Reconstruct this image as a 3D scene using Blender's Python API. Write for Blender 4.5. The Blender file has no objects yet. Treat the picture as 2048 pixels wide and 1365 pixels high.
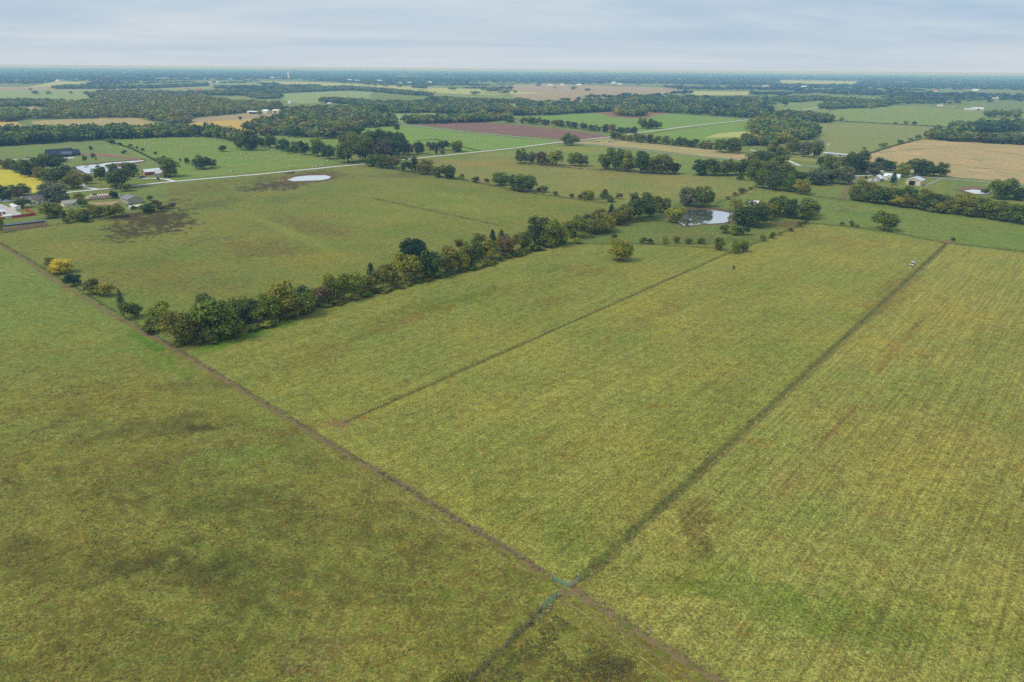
import bpy, math, random
import numpy as np
from mathutils import Matrix, Vector

# ------------------------------------------------------------------ camera, sky, sun, exposure
SC = bpy.context.scene
COL = SC.collection
CAM_H = 100.0                 # drone height in metres
FOCAL = 1365.0                # focal length in pixels of the 2048-wide photograph (24 mm equivalent)
TILT = math.atan((682.5 - 138.0) / FOCAL)
ROLL = math.radians(0.475)
_f = np.array([0, math.cos(TILT), -math.sin(TILT)])
_r0 = np.array([1.0, 0, 0]); _u0 = np.array([0, math.sin(TILT), math.cos(TILT)])
_r = _r0 * math.cos(ROLL) + _u0 * math.sin(ROLL)
_u = _u0 * math.cos(ROLL) - _r0 * math.sin(ROLL)

cam = bpy.data.cameras.new("camera")
cam.sensor_width = 36.0
cam.lens = 36.0 * FOCAL / 2048.0
cam.clip_start = 0.5
cam.clip_end = 250000.0
cam_ob = bpy.data.objects.new("camera", cam)
M3 = Matrix(((_r[0], _u[0], -_f[0]), (_r[1], _u[1], -_f[1]), (_r[2], _u[2], -_f[2])))
cam_ob.matrix_world = Matrix.Translation((0, 0, CAM_H)) @ M3.to_4x4()
COL.objects.link(cam_ob)
SC.camera = cam_ob

SUN_ELEV, SUN_AZ = math.radians(52), math.radians(200)   # azimuth of the sun, counter-clockwise from +X
SUN_STRENGTH, SUN_ANGLE = 1.5, math.radians(24)
SKY_STRENGTH = 0.06
CLOUD_DARK, CLOUD_LIGHT = (0.225, 0.37, 0.535, 1), (0.525, 0.58, 0.625, 1)
HAZE_DENSITY, HAZE_COLOR = 1.45e-4, (0.29, 0.57, 1.0, 1)   # scatters blue more than red, absorbs nothing

w = bpy.data.worlds.new("World"); SC.world = w; w.use_nodes = True
nt = w.node_tree; nt.nodes.clear()
def N(nt, t, **kw):
    n = nt.nodes.new(t)
    for k, v in kw.items(): setattr(n, k, v)
    return n
sky = N(nt, 'ShaderNodeTexSky', sky_type='NISHITA', sun_disc=False)
sky.sun_elevation = SUN_ELEV
sky.sun_rotation = math.radians(90) - SUN_AZ
sky.altitude = 250; sky.air_density = 1.0; sky.dust_density = 2.5; sky.ozone_density = 1.5
tc = N(nt, 'ShaderNodeTexCoord')
sep = N(nt, 'ShaderNodeSeparateXYZ'); nt.links.new(tc.outputs['Generated'], sep.inputs[0])
zc = N(nt, 'ShaderNodeMath', operation='ABSOLUTE'); nt.links.new(sep.outputs[2], zc.inputs[0])
za = N(nt, 'ShaderNodeMath', operation='ADD'); nt.links.new(zc.outputs[0], za.inputs[0]); za.inputs[1].default_value = 0.065
comb = N(nt, 'ShaderNodeCombineXYZ')
for i in (0, 1):
    dv = N(nt, 'ShaderNodeMath', operation='DIVIDE')
    nt.links.new(sep.outputs[i], dv.inputs[0]); nt.links.new(za.outputs[0], dv.inputs[1]); nt.links.new(dv.outputs[0], comb.inputs[i])
mp = N(nt, 'ShaderNodeMapping'); mp.inputs['Rotation'].default_value = (0, 0, math.radians(-4)); mp.inputs['Scale'].default_value = (0.12, 0.22, 1)
nt.links.new(comb.outputs[0], mp.inputs[0])
n1 = N(nt, 'ShaderNodeTexNoise'); n1.inputs['Scale'].default_value = 1.0; n1.inputs['Detail'].default_value = 9; n1.inputs['Roughness'].default_value = 0.62; n1.inputs['Distortion'].default_value = 0.35
nt.links.new(mp.outputs[0], n1.inputs['Vector'])
cr = N(nt, 'ShaderNodeValToRGB')
cr.color_ramp.elements[0].position = 0.36; cr.color_ramp.elements[0].color = CLOUD_DARK
cr.color_ramp.elements[1].position = 0.61; cr.color_ramp.elements[1].color = CLOUD_LIGHT
nt.links.new(n1.outputs[0], cr.inputs[0])
hm = N(nt, 'ShaderNodeMapRange'); hm.inputs[1].default_value = 0.0; hm.inputs[2].default_value = 0.085; hm.inputs[3].default_value = 0.75; hm.inputs[4].default_value = 0.0
nt.links.new(zc.outputs[0], hm.inputs[0])
hz_ = N(nt, 'ShaderNodeMix', data_type='RGBA'); nt.links.new(hm.outputs[0], hz_.inputs[0]); nt.links.new(cr.outputs[0], hz_.inputs[6]); hz_.inputs[7].default_value = CLOUD_LIGHT
bs = N(nt, 'ShaderNodeBackground'); bs.inputs[1].default_value = SKY_STRENGTH; nt.links.new(sky.outputs[0], bs.inputs[0])
bc = N(nt, 'ShaderNodeBackground'); bc.inputs[1].default_value = 1.0; nt.links.new(hz_.outputs[2], bc.inputs[0])
mx = N(nt, 'ShaderNodeMixShader'); mx.inputs[0].default_value = 0.84
nt.links.new(bs.outputs[0], mx.inputs[1]); nt.links.new(bc.outputs[0], mx.inputs[2])
wo = N(nt, 'ShaderNodeOutputWorld'); nt.links.new(mx.outputs[0], wo.inputs[0])

sl = bpy.data.lights.new("sun", 'SUN'); sl.energy = SUN_STRENGTH; sl.angle = SUN_ANGLE; sl.color = (1.0, 0.96, 0.9)
so = bpy.data.objects.new("sun", sl); COL.objects.link(so)
sd = Vector((math.cos(SUN_ELEV) * math.cos(SUN_AZ), math.cos(SUN_ELEV) * math.sin(SUN_AZ), math.sin(SUN_ELEV)))
so.rotation_euler = sd.to_track_quat('Z', 'Y').to_euler(); so.location = (0, 0, 400)

SC.view_settings.view_transform = 'Standard'; SC.view_settings.look = 'None'
SC.view_settings.exposure = 0.46; SC.view_settings.gamma = 1.0; SC.view_settings.use_curve_mapping = False
SC.render.engine = 'CYCLES'
SC.cycles.use_denoising = False
SC.cycles.max_bounces = 5; SC.cycles.diffuse_bounces = 2; SC.cycles.glossy_bounces = 2
SC.cycles.transparent_max_bounces = 6; SC.cycles.volume_bounces = 1
SC.cycles.use_adaptive_sampling = False

# ------------------------------------------------------------------ helpers
rng = np.random.default_rng(7)
random.seed(7)
AX = math.radians(49.0)                        # the survey grid of the land: roads and fences run this way ...
AX2 = AX - math.pi / 2                         # ... and square to it

def ray(x, y):
    return _f + _r * ((x - 1024.0) / FOCAL) - _u * ((y - 682.5) / FOCAL)
def G(x, y):
    """surveyed point of the photograph -> metres on the ground plane"""
    d = ray(x, y); t = CAM_H / -d[2]
    return np.array([d[0] * t, d[1] * t])
def ppm(p):
    v = np.array([p[0], p[1], -CAM_H]); return FOCAL / float(v @ _f)
def to_px(X, Y, Z=0.0):
    vx, vy, vz = X, Y, Z - CAM_H
    a = vx * _r[0] + vy * _r[1] + vz * _r[2]; b = vx * _u[0] + vy * _u[1] + vz * _u[2]; c = vx * _f[0] + vy * _f[1] + vz * _f[2]
    c = np.where(c < 1e-3, 1e-3, c)
    return 1024 + FOCAL * a / c, 682.5 - FOCAL * b / c
def dep(p):
    return math.atan2(CAM_H, math.hypot(p[0], p[1]))
def lin(r, g, b, k=1.0):
    f = lambda c: (c / 255 / 12.92) if c / 255 <= 0.04045 else ((c / 255 + 0.055) / 1.055) ** 2.4
    return (f(r) * k, f(g) * k, f(b) * k, 1.0)
def hash2(ix, iy, s):
    h = (ix.astype(np.int64) * 374761393 + iy.astype(np.int64) * 668265263 + s * 1442695041) & 0xffffffff
    h = ((h ^ (h >> 13)) * 1274126177) & 0xffffffff
    return ((h ^ (h >> 16)) & 0xffff) / 65535.0
def vnoise(x, y, s=0):
    ix = np.floor(x); iy = np.floor(y); fx = x - ix; fy = y - iy
    fx = fx * fx * (3 - 2 * fx); fy = fy * fy * (3 - 2 * fy)
    a = hash2(ix, iy, s); b = hash2(ix + 1, iy, s); c = hash2(ix, iy + 1, s); d = hash2(ix + 1, iy + 1, s)
    return (a * (1 - fx) + b * fx) * (1 - fy) + (c * (1 - fx) + d * fx) * fy
def fbm(x, y, s=0, o=4):
    v = 0; a = 0.5; t = 0
    for i in range(o):
        v = v + a * vnoise(x * 2 ** i, y * 2 ** i, s + i); t += a; a *= 0.55
    return v / t
def inpoly(X, Y, poly):
    r = np.zeros(X.shape, bool); n = len(poly)
    for i in range(n):
        x1, y1 = poly[i]; x2, y2 = poly[(i + 1) % n]
        if y1 == y2: continue
        c = ((y1 > Y) != (y2 > Y)) & (X < (x2 - x1) * (Y - y1) / (y2 - y1) + x1)
        r ^= c
    return r
def ordinal(n):
    return f"{n}{'th' if 10 <= n % 100 <= 20 else {1: 'st', 2: 'nd', 3: 'rd'}.get(n % 10, 'th')}"

def mesh_from(name, verts, faces, mat=None, smooth=False):
    me = bpy.data.meshes.new(name)
    me.from_pydata([tuple(map(float, v)) for v in verts], [], [tuple(map(int, f)) for f in faces])
    if mat: me.materials.append(mat)
    if smooth: me.polygons.foreach_set('use_smooth', [True] * len(me.polygons))
    me.update(); return me
def mesh_np(name, V, FV, nper, mat=None, cols=None, smooth=False):
    """fast mesh; FV flat vertex indices, nper = vertices per face; cols = per-vertex rgba"""
    me = bpy.data.meshes.new(name)
    V = np.ascontiguousarray(V, dtype=np.float32); FV = np.ascontiguousarray(FV, dtype=np.int32).ravel()
    nf = len(FV) // nper
    me.vertices.add(len(V)); me.vertices.foreach_set('co', V.ravel())
    me.loops.add(len(FV)); me.loops.foreach_set('vertex_index', FV)
    me.polygons.add(nf); me.polygons.foreach_set('loop_start', np.arange(0, nf * nper, nper, dtype=np.int32))
    try: me.polygons.foreach_set('loop_total', np.full(nf, nper, dtype=np.int32))
    except Exception: pass
    if cols is not None:
        at = me.color_attributes.new('tint', 'FLOAT_COLOR', 'POINT')
        at.data.foreach_set('color', np.ascontiguousarray(cols, dtype=np.float32).ravel())
    if mat: me.materials.append(mat)
    if smooth: me.polygons.foreach_set('use_smooth', np.ones(nf, dtype=bool))
    me.update(calc_edges=True); return me
def ob(name, me, parent=None, loc=None, rotz=None):
    o = bpy.data.objects.new(name, me); COL.objects.link(o)
    if parent is not None: o.parent = parent
    if loc is not None: o.location = loc
    if rotz is not None: o.rotation_euler = (0, 0, rotz)
    return o
def thing(name, label, cat, loc, rotz=0, group=None):
    o = ob(name, None, None, loc, rotz); o.empty_display_size = 0.5
    return tag(o, label, cat, group)
def tag(o, label, cat, group=None):
    o['label'] = label; o['category'] = cat
    if group: o['group'] = group
    return o
def struct(o, label=None, kind='structure'):
    o['kind'] = kind
    if label: o['label'] = label
    return o

class MB:
    """collects boxes / prisms / tubes for one mesh"""
    def __init__(self): self.v = []; self.f = []
    def add(self, vs, fs):
        n = len(self.v); self.v += [tuple(v) for v in vs]; self.f += [tuple(i + n for i in f) for f in fs]; return self
    def box(self, x0, x1, y0, y1, z0, z1):
        return self.add([(x0, y0, z0), (x1, y0, z0), (x1, y1, z0), (x0, y1, z0), (x0, y0, z1), (x1, y0, z1), (x1, y1, z1), (x0, y1, z1)],
                        [(0, 3, 2, 1), (4, 5, 6, 7), (0, 1, 5, 4), (1, 2, 6, 5), (2, 3, 7, 6), (3, 0, 4, 7)])
    def tube(self, a, b, r0, r1=None, n=6):
        r1 = r0 if r1 is None else r1
        a = Vector(a); b = Vector(b); d = (b - a).normalized()
        s = d.orthogonal().normalized(); t = d.cross(s)
        vs = []; fs = []
        for k in range(n):
            c = math.cos(2 * math.pi * k / n); q = math.sin(2 * math.pi * k / n)
            vs.append(a + (s * c + t * q) * r0)
        for k in range(n):
            c = math.cos(2 * math.pi * k / n); q = math.sin(2 * math.pi * k / n)
            vs.append(b + (s * c + t * q) * r1)
        for k in range(n): fs.append((k, (k + 1) % n, n + (k + 1) % n, n + k))
        fs.append(tuple(range(n - 1, -1, -1))); fs.append(tuple(range(n, 2 * n)))
        return self.add(vs, fs)
    def prism(self, prof, y0, y1):
        """profile in x,z extruded along y"""
        n = len(prof)
        vs = [(x, y0, z) for x, z in prof] + [(x, y1, z) for x, z in prof]
        fs = [(k, (k + 1) % n, n + (k + 1) % n, n + k) for k in range(n)]
        fs += [tuple(range(n - 1, -1, -1)), tuple(range(n, 2 * n))]
        return self.add(vs, fs)
    def mesh(self, name, mat, smooth=False): return mesh_from(name, self.v, self.f, mat, smooth)
    def build(self, name, mat, parent=None, loc=None, rotz=None, smooth=False): return ob(name, self.mesh(name, mat, smooth), parent, loc, rotz)

# ------------------------------------------------------------------ materials
def new_mat(name):
    m = bpy.data.materials.new(name); m.use_nodes = True
    nt = m.node_tree; b = nt.nodes['Principled BSDF']; return m, nt, b
def noise(nt, scale, detail=3, rough=0.55, vec=None, dist=0.0):
    n = N(nt, 'ShaderNodeTexNoise'); n.inputs['Scale'].default_value = scale; n.inputs['Detail'].default_value = detail
    n.inputs['Roughness'].default_value = rough; n.inputs['Distortion'].default_value = dist
    if vec is not None: nt.links.new(vec, n.inputs['Vector'])
    return n
def mixc(nt, a, b, fac, mode='MIX'):
    m = N(nt, 'ShaderNodeMix', data_type='RGBA', blend_type=mode)
    for s, v in ((6, a), (7, b), (0, fac)):
        if hasattr(v, 'is_linked') or isinstance(v, bpy.types.NodeSocket): nt.links.new(v, m.inputs[s])
        else: m.inputs[s].default_value = v
    return m.outputs[2]
def remap(nt, v, a, b, c=0.0, d=1.0, clamp=True):
    m = N(nt, 'ShaderNodeMapRange'); m.clamp = clamp
    nt.links.new(v, m.inputs[0])
    for i, q in enumerate((a, b, c, d)): m.inputs[i + 1].default_value = q
    return m.outputs[0]
def math_(nt, op, a, b):
    m = N(nt, 'ShaderNodeMath', operation=op)
    for i, v in enumerate((a, b)):
        if isinstance(v, bpy.types.NodeSocket): nt.links.new(v, m.inputs[i])
        else: m.inputs[i].default_value = v
    return m.outputs[0]
def plain(name, col, rough=0.7, var=0.12, scale=1.5, metallic=0.0, spec=0.3, wear=None):
    m, nt, b = new_mat(name)
    tc = N(nt, 'ShaderNodeTexCoord'); n = noise(nt, scale, 4, 0.6, tc.outputs['Object'])
    dark = tuple(c * (1 - var) for c in col[:3]) + (1,); light = tuple(min(1, c * (1 + var)) for c in col[:3]) + (1,)
    c = mixc(nt, dark, light, remap(nt, n.outputs[0], 0.3, 0.7))
    if wear:
        n2 = noise(nt, scale * 4, 5, 0.65, tc.outputs['Object'])
        c = mixc(nt, c, wear, remap(nt, n2.outputs[0], 0.56, 0.75, 0, 0.7))
    nt.links.new(c, b.inputs['Base Color']); b.inputs['Roughness'].default_value = rough; b.inputs['Metallic'].default_value = metallic
    b.inputs['Specular IOR Level'].default_value = spec
    return m

GRASS_K = 1.2
def grass_nodes(nt, base, streak, fine=1.0, blotch=1.0, ang=AX, weedy=None):
    """real pasture colour: patches of drier and greener growth at several sizes; returns colour, height"""
    geo = N(nt, 'ShaderNodeNewGeometry'); pos = geo.outputs['Position']
    def stretched(an, k):
        mp = N(nt, 'ShaderNodeMapping', vector_type='TEXTURE'); mp.inputs['Rotation'].default_value = (0, 0, an); mp.inputs['Scale'].default_value = (k, 1, 1)
        nt.links.new(pos, mp.inputs[0]); return mp.outputs[0]
    a = noise(nt, 0.022, 4, 0.6, pos); b = noise(nt, 0.16, 6, 0.68, pos, 0.8); c = noise(nt, 1.5, 5, 0.75, pos); d = noise(nt, 4.6, 4, 0.75, pos); e = noise(nt, 0.40, 4, 0.7, pos)
    hn = noise(nt, 1.1, 5, 0.78, pos); s = noise(nt, 1.05, 4, 0.7, stretched(ang, 40)); s2 = noise(nt, 0.10, 4, 0.65, stretched(ang, 8))
    def tinted(k): return mixc(nt, base, k, 1.0, 'MULTIPLY')
    dry = tinted((1.22, 1.08, 0.95, 1)); grn = tinted((0.74, 0.95, 0.80, 1)); brn = tinted((1.05, 0.84, 0.80, 1))
    col = mixc(nt, base, grn, math_(nt, 'MULTIPLY', remap(nt, a.outputs[0], 0.50, 0.68), 0.5 * blotch))
    col = mixc(nt, col, dry, math_(nt, 'MULTIPLY', remap(nt, a.outputs[0], 0.50, 0.34), 0.5 * blotch))
    col = mixc(nt, col, brn, math_(nt, 'MULTIPLY', remap(nt, b.outputs[0], 0.54, 0.66), 0.6 * blotch))
    hue = mixc(nt, (0.80, 0.98, 0.74, 1), (1.20, 1.04, 1.08, 1), remap(nt, hn.outputs[0], 0.40, 0.60))
    col = mixc(nt, col, mixc(nt, col, hue, 1.0, 'MULTIPLY'), 0.9 * fine)
    v = math_(nt, 'MULTIPLY', remap(nt, c.outputs[0], 0.40, 0.60, 1 - 0.42 * fine, 1 + 0.42 * fine), remap(nt, d.outputs[0], 0.38, 0.62, 1 - 0.55 * fine, 1 + 0.55 * fine))
    v = math_(nt, 'MULTIPLY', v, remap(nt, e.outputs[0], 0.39, 0.61, 1 - 0.20 * fine, 1 + 0.20 * fine))
    v = math_(nt, 'MULTIPLY', v, remap(nt, b.outputs[0], 0.3, 0.7, 1.08, 0.90))
    st = math_(nt, 'MULTIPLY', remap(nt, s.outputs[0], 0.38, 0.62, 0.75, 1.25), remap(nt, s2.outputs[0], 0.36, 0.64, 0.93, 1.07))
    one = N(nt, 'ShaderNodeMix', data_type='FLOAT')
    if isinstance(streak, bpy.types.NodeSocket): nt.links.new(streak, one.inputs[0])
    else: one.inputs[0].default_value = streak
    one.inputs[2].default_value = 1.0; nt.links.new(st, one.inputs[3])
    v = math_(nt, 'MULTIPLY', v, one.outputs[0])
    vc = N(nt, 'ShaderNodeCombineColor')
    for i in range(3): nt.links.new(v, vc.inputs[i])
    col = mixc(nt, col, vc.outputs[0], 1.0, 'MULTIPLY')
    # straw-coloured seed heads
    col = mixc(nt, col, tinted((1.55, 1.40, 1.5, 1)), math_(nt, 'MULTIPLY', remap(nt, d.outputs[0], 0.56, 0.66), 0.5 * fine))
    if weedy is not None:
        p1 = noise(nt, 0.30, 7, 0.74, pos, 1.2); p2 = noise(nt, 0.42, 6, 0.72, pos, 0.8)
        col = mixc(nt, col, mixc(nt, tinted((0.66, 0.54, 0.56, 1)), tinted((0.92, 0.74, 0.76, 1)), remap(nt, d.outputs[0], .4, .6)), math_(nt, 'MULTIPLY', remap(nt, p1.outputs[0], 0.52, 0.58), weedy))
        col = mixc(nt, col, mixc(nt, tinted((0.66, 0.92, 0.60, 1)), tinted((0.90, 1.12, 0.75, 1)), remap(nt, d.outputs[0], .4, .6)), math_(nt, 'MULTIPLY', remap(nt, p2.outputs[0], 0.55, 0.60), weedy))
    h = math_(nt, 'ADD', c.outputs[0], math_(nt, 'MULTIPLY', d.outputs[0], 0.5))
    return col, h
def field_mat(name, col, streak=0.4, fine=0.8, blotch=0.8, ang=AX):
    m, nt, b = new_mat(name)
    rgb = N(nt, 'ShaderNodeRGB'); rgb.outputs[0].default_value = tuple(c * GRASS_K * k_ for c, k_ in zip(col[:3], (1.04, .98, .80))) + (1,)
    c, h = grass_nodes(nt, rgb.outputs[0], streak, fine, blotch, ang)
    nt.links.new(c, b.inputs['Base Color']); b.inputs['Roughness'].default_value = 0.95; b.inputs['Specular IOR Level'].default_value = 0.08
    return m

m_ground, nt, b = new_mat('pasture')
at = N(nt, 'ShaderNodeAttribute', attribute_name='tint'); wa = N(nt, 'ShaderNodeAttribute', attribute_name='weedy')
c, h = grass_nodes(nt, at.outputs['Color'], at.outputs['Alpha'], 1.0, 1.5, AX, wa.outputs['Fac'])
bp = N(nt, 'ShaderNodeBump'); bp.inputs['Strength'].default_value = 0.55; bp.inputs['Distance'].default_value = 0.25
nt.links.new(h, bp.inputs['Height']); nt.links.new(bp.outputs[0], b.inputs['Normal'])
nt.links.new(c, b.inputs['Base Color']); b.inputs['Roughness'].default_value = 0.95; b.inputs['Specular IOR Level'].default_value = 0.06

def leaf_mat(name, src):
    m, nt, b = new_mat(name)
    if src == 'object':
        oi = N(nt, 'ShaderNodeObjectInfo'); base = oi.outputs['Color']
    else:
        base = N(nt, 'ShaderNodeAttribute', attribute_name='tint').outputs['Color']
    if src == 'object':
        tone = N(nt, 'ShaderNodeAttribute', attribute_name='tint').outputs['Fac']
        col = mixc(nt, mixc(nt, base, (0.55, 0.66, 0.72, 1), 1.0, 'MULTIPLY'), mixc(nt, base, (1.55, 1.40, 1.15, 1), 1.0, 'MULTIPLY'), tone)
    else: col = base
    nt.links.new(col, b.inputs['Base Color']); b.inputs['Roughness'].default_value = 0.75; b.inputs['Specular IOR Level'].default_value = 0.12
    tr = N(nt, 'ShaderNodeBsdfTranslucent'); nt.links.new(col, tr.inputs[0])
    ms = N(nt, 'ShaderNodeMixShader'); ms.inputs[0].default_value = 0.28
    nt.links.new(b.outputs[0], ms.inputs[1]); nt.links.new(tr.outputs[0], ms.inputs[2])
    nt.links.new(ms.outputs[0], nt.nodes['Material Output'].inputs[0])
    return m
m_leaf = leaf_mat('foliage', 'object'); m_leafv = leaf_mat('massed_foliage', 'vertex')
m_bark = plain('bark', lin(92, 80, 66), 0.9, 0.25, 6)
m_deadwood = plain('dead_wood', lin(96, 86, 78), 0.9, 0.25, 6)

# ------------------------------------------------------------------ the ground: one sheet to the horizon
angs = np.concatenate([np.linspace(-46, 46, 560), np.linspace(46, 314, 60)[1:-1]])
rad = [0.05, 15.0, 30.0, 55.0, 75.0]
while rad[-1] < 2600: rad.append(rad[-1] * 1.0085)
while rad[-1] < 92000: rad.append(rad[-1] * 1.035)
rad = np.array(rad)
A, R = np.meshgrid(np.radians(angs), rad)
GX = (R * np.sin(A)).ravel(); GY = (R * np.cos(A)).ravel()
PX, PY = to_px(GX, GY)
def P(*pts): return list(pts)
WARM = np.array([1.05, 0.985, 0.80])          # autumn pasture leans to straw
C_ = lambda r, g, b: np.array(lin(r, g, b)[:3]) * GRASS_K * WARM
gc = np.tile(C_(110, 124, 78), (len(GX), 1)); gs = np.full(len(GX), 0.15)
front = (GY > 20)
def region(poly, col, streak, soft=0):
    m = inpoly(PX, PY, poly) & front
    gc[m] = C_(*col); gs[m] = streak
region([(-900, 120), (3000, 120), (3000, 3000), (-900, 3000)], (110, 124, 78), .15)
region([(-600, 455), (1000, 250), (2700, 300), (2700, 700), (-600, 640)], (110, 121, 66), .2)
# pasture behind the fence row, pasture along the road
region([(800, 336), (1000, 303), (1400, 350), (1510, 365), (1500, 390), (1340, 402), (1215, 408), (1040, 380)], (122, 124, 74), .25)
region([(960, 308), (1130, 288), (1490, 322), (1500, 350), (1390, 352), (1200, 330)], (113, 128, 70), .3)
region([(0, 470), (120, 450), (260, 425), (340, 400), (330, 372), (735, 328), (1215, 408), (1290, 440), (370, 700), (0, 488)], (112, 117, 62), .05)
region([(1130, 486), (1300, 430), (1350, 410), (1640, 400), (1620, 445), (1450, 492)], (102, 115, 64), .1)
region([(1440, 400), (1640, 384), (1700, 392), (2300, 470), (2300, 545), (1890, 487), (1610, 446), (1550, 440)], (110, 123, 66), .15)
region([(0, 490), (-900, -60), (-900, 3000), (2600, 3000), (2600, 2075), (1140, 1176)], (117, 116, 61), .0)
_lp = inpoly(PX, PY, [(0, 490), (-900, -60), (-900, 3000), (2600, 3000), (2600, 2075), (1140, 1176)]) & front
_lw = (np.clip((860 - PY) / 260 + (fbm(GX / 25, GY / 25, 41, 4) - .5) * 2.4, 0, 1) * _lp)[:, None]
gc[:] = gc * (1 - _lw) + C_(114, 123, 66) * _lw
region([(350, 702), (1310, 430), (1130, 487), (1450, 490), (1450, 510), (690, 845), (600, 853)], (120, 124, 66), .6)
region([(600, 853), (690, 845), (1450, 510), (1612, 446), (1895, 487), (1140, 1177)], (127, 128, 68), .6)
region([(1140, 1174), (1895, 487), (2600, 580), (2600, 2075)], (131, 130, 72), .85)
dn = fbm(GX / 14, GY / 14, 3, 5); dn2 = fbm(GX / 3.5, GY / 3.5, 9, 5)
def patch(x, y, rx, ry, col, k=0.8, rot=0.0, rag=1.0):
    """stain or patch of other growth round a surveyed point; ragged outline"""
    dx = PX - x; dy = PY - y; c, s = math.cos(math.radians(rot)), math.sin(math.radians(rot))
    q = np.sqrt(((dx * c + dy * s) / rx) ** 2 + ((-dx * s + dy * c) / ry) ** 2)
    m = np.clip((1.15 - q + rag * ((dn - 0.5) * 1.3 + (dn2 - 0.5) * 1.9)) * 2.2, 0, 1) * k * front * (q < 2.2)
    gc[:] = gc * (1 - m[:, None]) + C_(*col) * m[:, None]
# upper left pasture
patch(300, 447, 78, 24, (70, 58, 42), .85, -6, 1.6); patch(285, 470, 70, 8, (72, 62, 44), .7, -8, 1.7); patch(420, 408, 60, 9, (86, 84, 52), .5, -5, 1.5)
patch(400, 378, 80, 10, (92, 88, 58), .4, -4, 1.4); patch(520, 362, 60, 9, (78, 78, 52), .5, -6, 1.4)
patch(615, 450, 95, 17, (104, 95, 57), .65, 5, 1.4); patch(520, 498, 95, 22, (103, 96, 56), .65, 4, 1.4); patch(330, 560, 190, 40, (106, 104, 58), .6, 8, 1.2)
patch(90, 500, 110, 30, (116, 116, 62), .5); patch(750, 430, 150, 25, (121, 125, 63), .5); patch(930, 410, 150, 22, (120, 128, 64), .5, 8)
patch(590, 470, 120, 8, (119, 128, 66), .75, 24, .5); patch(680, 522, 120, 20, (121, 118, 60), .5)
patch(560, 370, 55, 9, (70, 60, 48), .85, -5, 1.3); patch(620, 356, 58, 12, (98, 76, 60), .9, -3, .5); patch(660, 350, 30, 8, (96, 84, 58), .5)
patch(570, 400, 90, 8, (92, 100, 58), .4, 0, 1.5); patch(800, 352, 60, 6, (92, 92, 60), .5)
# left pasture
patch(200, 640, 240, 60, (106, 122, 64), .5); patch(60, 560, 100, 40, (104, 122, 68), .5)
patch(300, 690, 50, 9, (84, 118, 40), .75, 30, .8); patch(330, 730, 70, 14, (94, 122, 48), .6, 20, 1); patch(470, 680, 110, 10, (84, 122, 36), .85, -17, .7)
patch(590, 862, 110, 7, (112, 88, 58), .6, -12, 1.3); patch(400, 905, 130, 8, (108, 92, 58), .5, -14, 1.3); patch(390, 770, 110, 10, (90, 92, 52), .5, -5, 1.5)
patch(300, 860, 150, 16, (84, 86, 46), .5, -8, 1.5); patch(230, 960, 200, 30, (94, 94, 50), .45, -6, 1.6); patch(420, 1010, 160, 24, (82, 84, 44), .5, -4, 1.6)
patch(160, 1120, 190, 40, (84, 84, 44), .5, 0, 1.6); patch(520, 1150, 220, 50, (86, 86, 46), .5, 0, 1.6); patch(300, 1280, 260, 60, (88, 90, 48), .5, 0, 1.6)
patch(820, 1010, 110, 40, (112, 112, 66), .6, 30, 1.2); patch(620, 930, 80, 20, (106, 110, 64), .5, 20); patch(900, 1250, 120, 60, (96, 98, 50), .5)
patch(1230, 1345, 46, 30, (92, 80, 50), .6, 20, 1.9); patch(1010, 1330, 90, 50, (92, 94, 50), .5); patch(20, 962, 22, 8, (66, 52, 42), .8)
patch(700, 1060, 200, 30, (94, 92, 50), .5, 10, 1.6); patch(640, 1310, 70, 30, (112, 106, 70), .5, 0, 1.6)
patch(405, 858, 40, 7, (72, 64, 46), .7, 0, 1.4); patch(360, 1140, 90, 20, (76, 74, 42), .6, 0, 1.5)
# middle and centre fields
patch(880, 612, 120, 16, (102, 106, 50), .7, -16, 1.2); patch(760, 660, 130, 12, (108, 108, 52), .6, -18, 1.2); patch(1050, 575, 110, 12, (110, 112, 56), .5, -16, 1.2)
patch(640, 715, 90, 16, (112, 106, 58), .5, -10, 1.3); patch(1170, 545, 110, 10, (112, 108, 60), .5, 0, 1.3); patch(830, 640, 60, 10, (124, 104, 62), .4, -14, 1.3)
patch(1120, 600, 60, 9, (112, 100, 58), .5, -14, 1.3); patch(1290, 640, 80, 12, (122, 108, 64), .45, -22, 1.3); patch(1500, 560, 100, 20, (122, 118, 66), .5, 0, 1.3)
patch(1420, 830, 160, 40, (112, 118, 58), .5, -40, 1.4); patch(1150, 820, 120, 60, (130, 130, 72), .5); patch(1000, 920, 140, 50, (120, 122, 62), .5, 0, 1.4)
patch(1660, 480, 120, 14, (126, 112, 66), .5, 8, 1.3); patch(1780, 590, 60, 30, (112, 104, 58), .6, -40, 1.3); patch(1100, 1050, 130, 45, (108, 112, 54), .5, 20, 1.4)
patch(1300, 1000, 90, 30, (118, 112, 62), .4, -40, 1.4); patch(690, 846, 34, 9, (132, 100, 72), .7, -20, 1.2)
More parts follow.
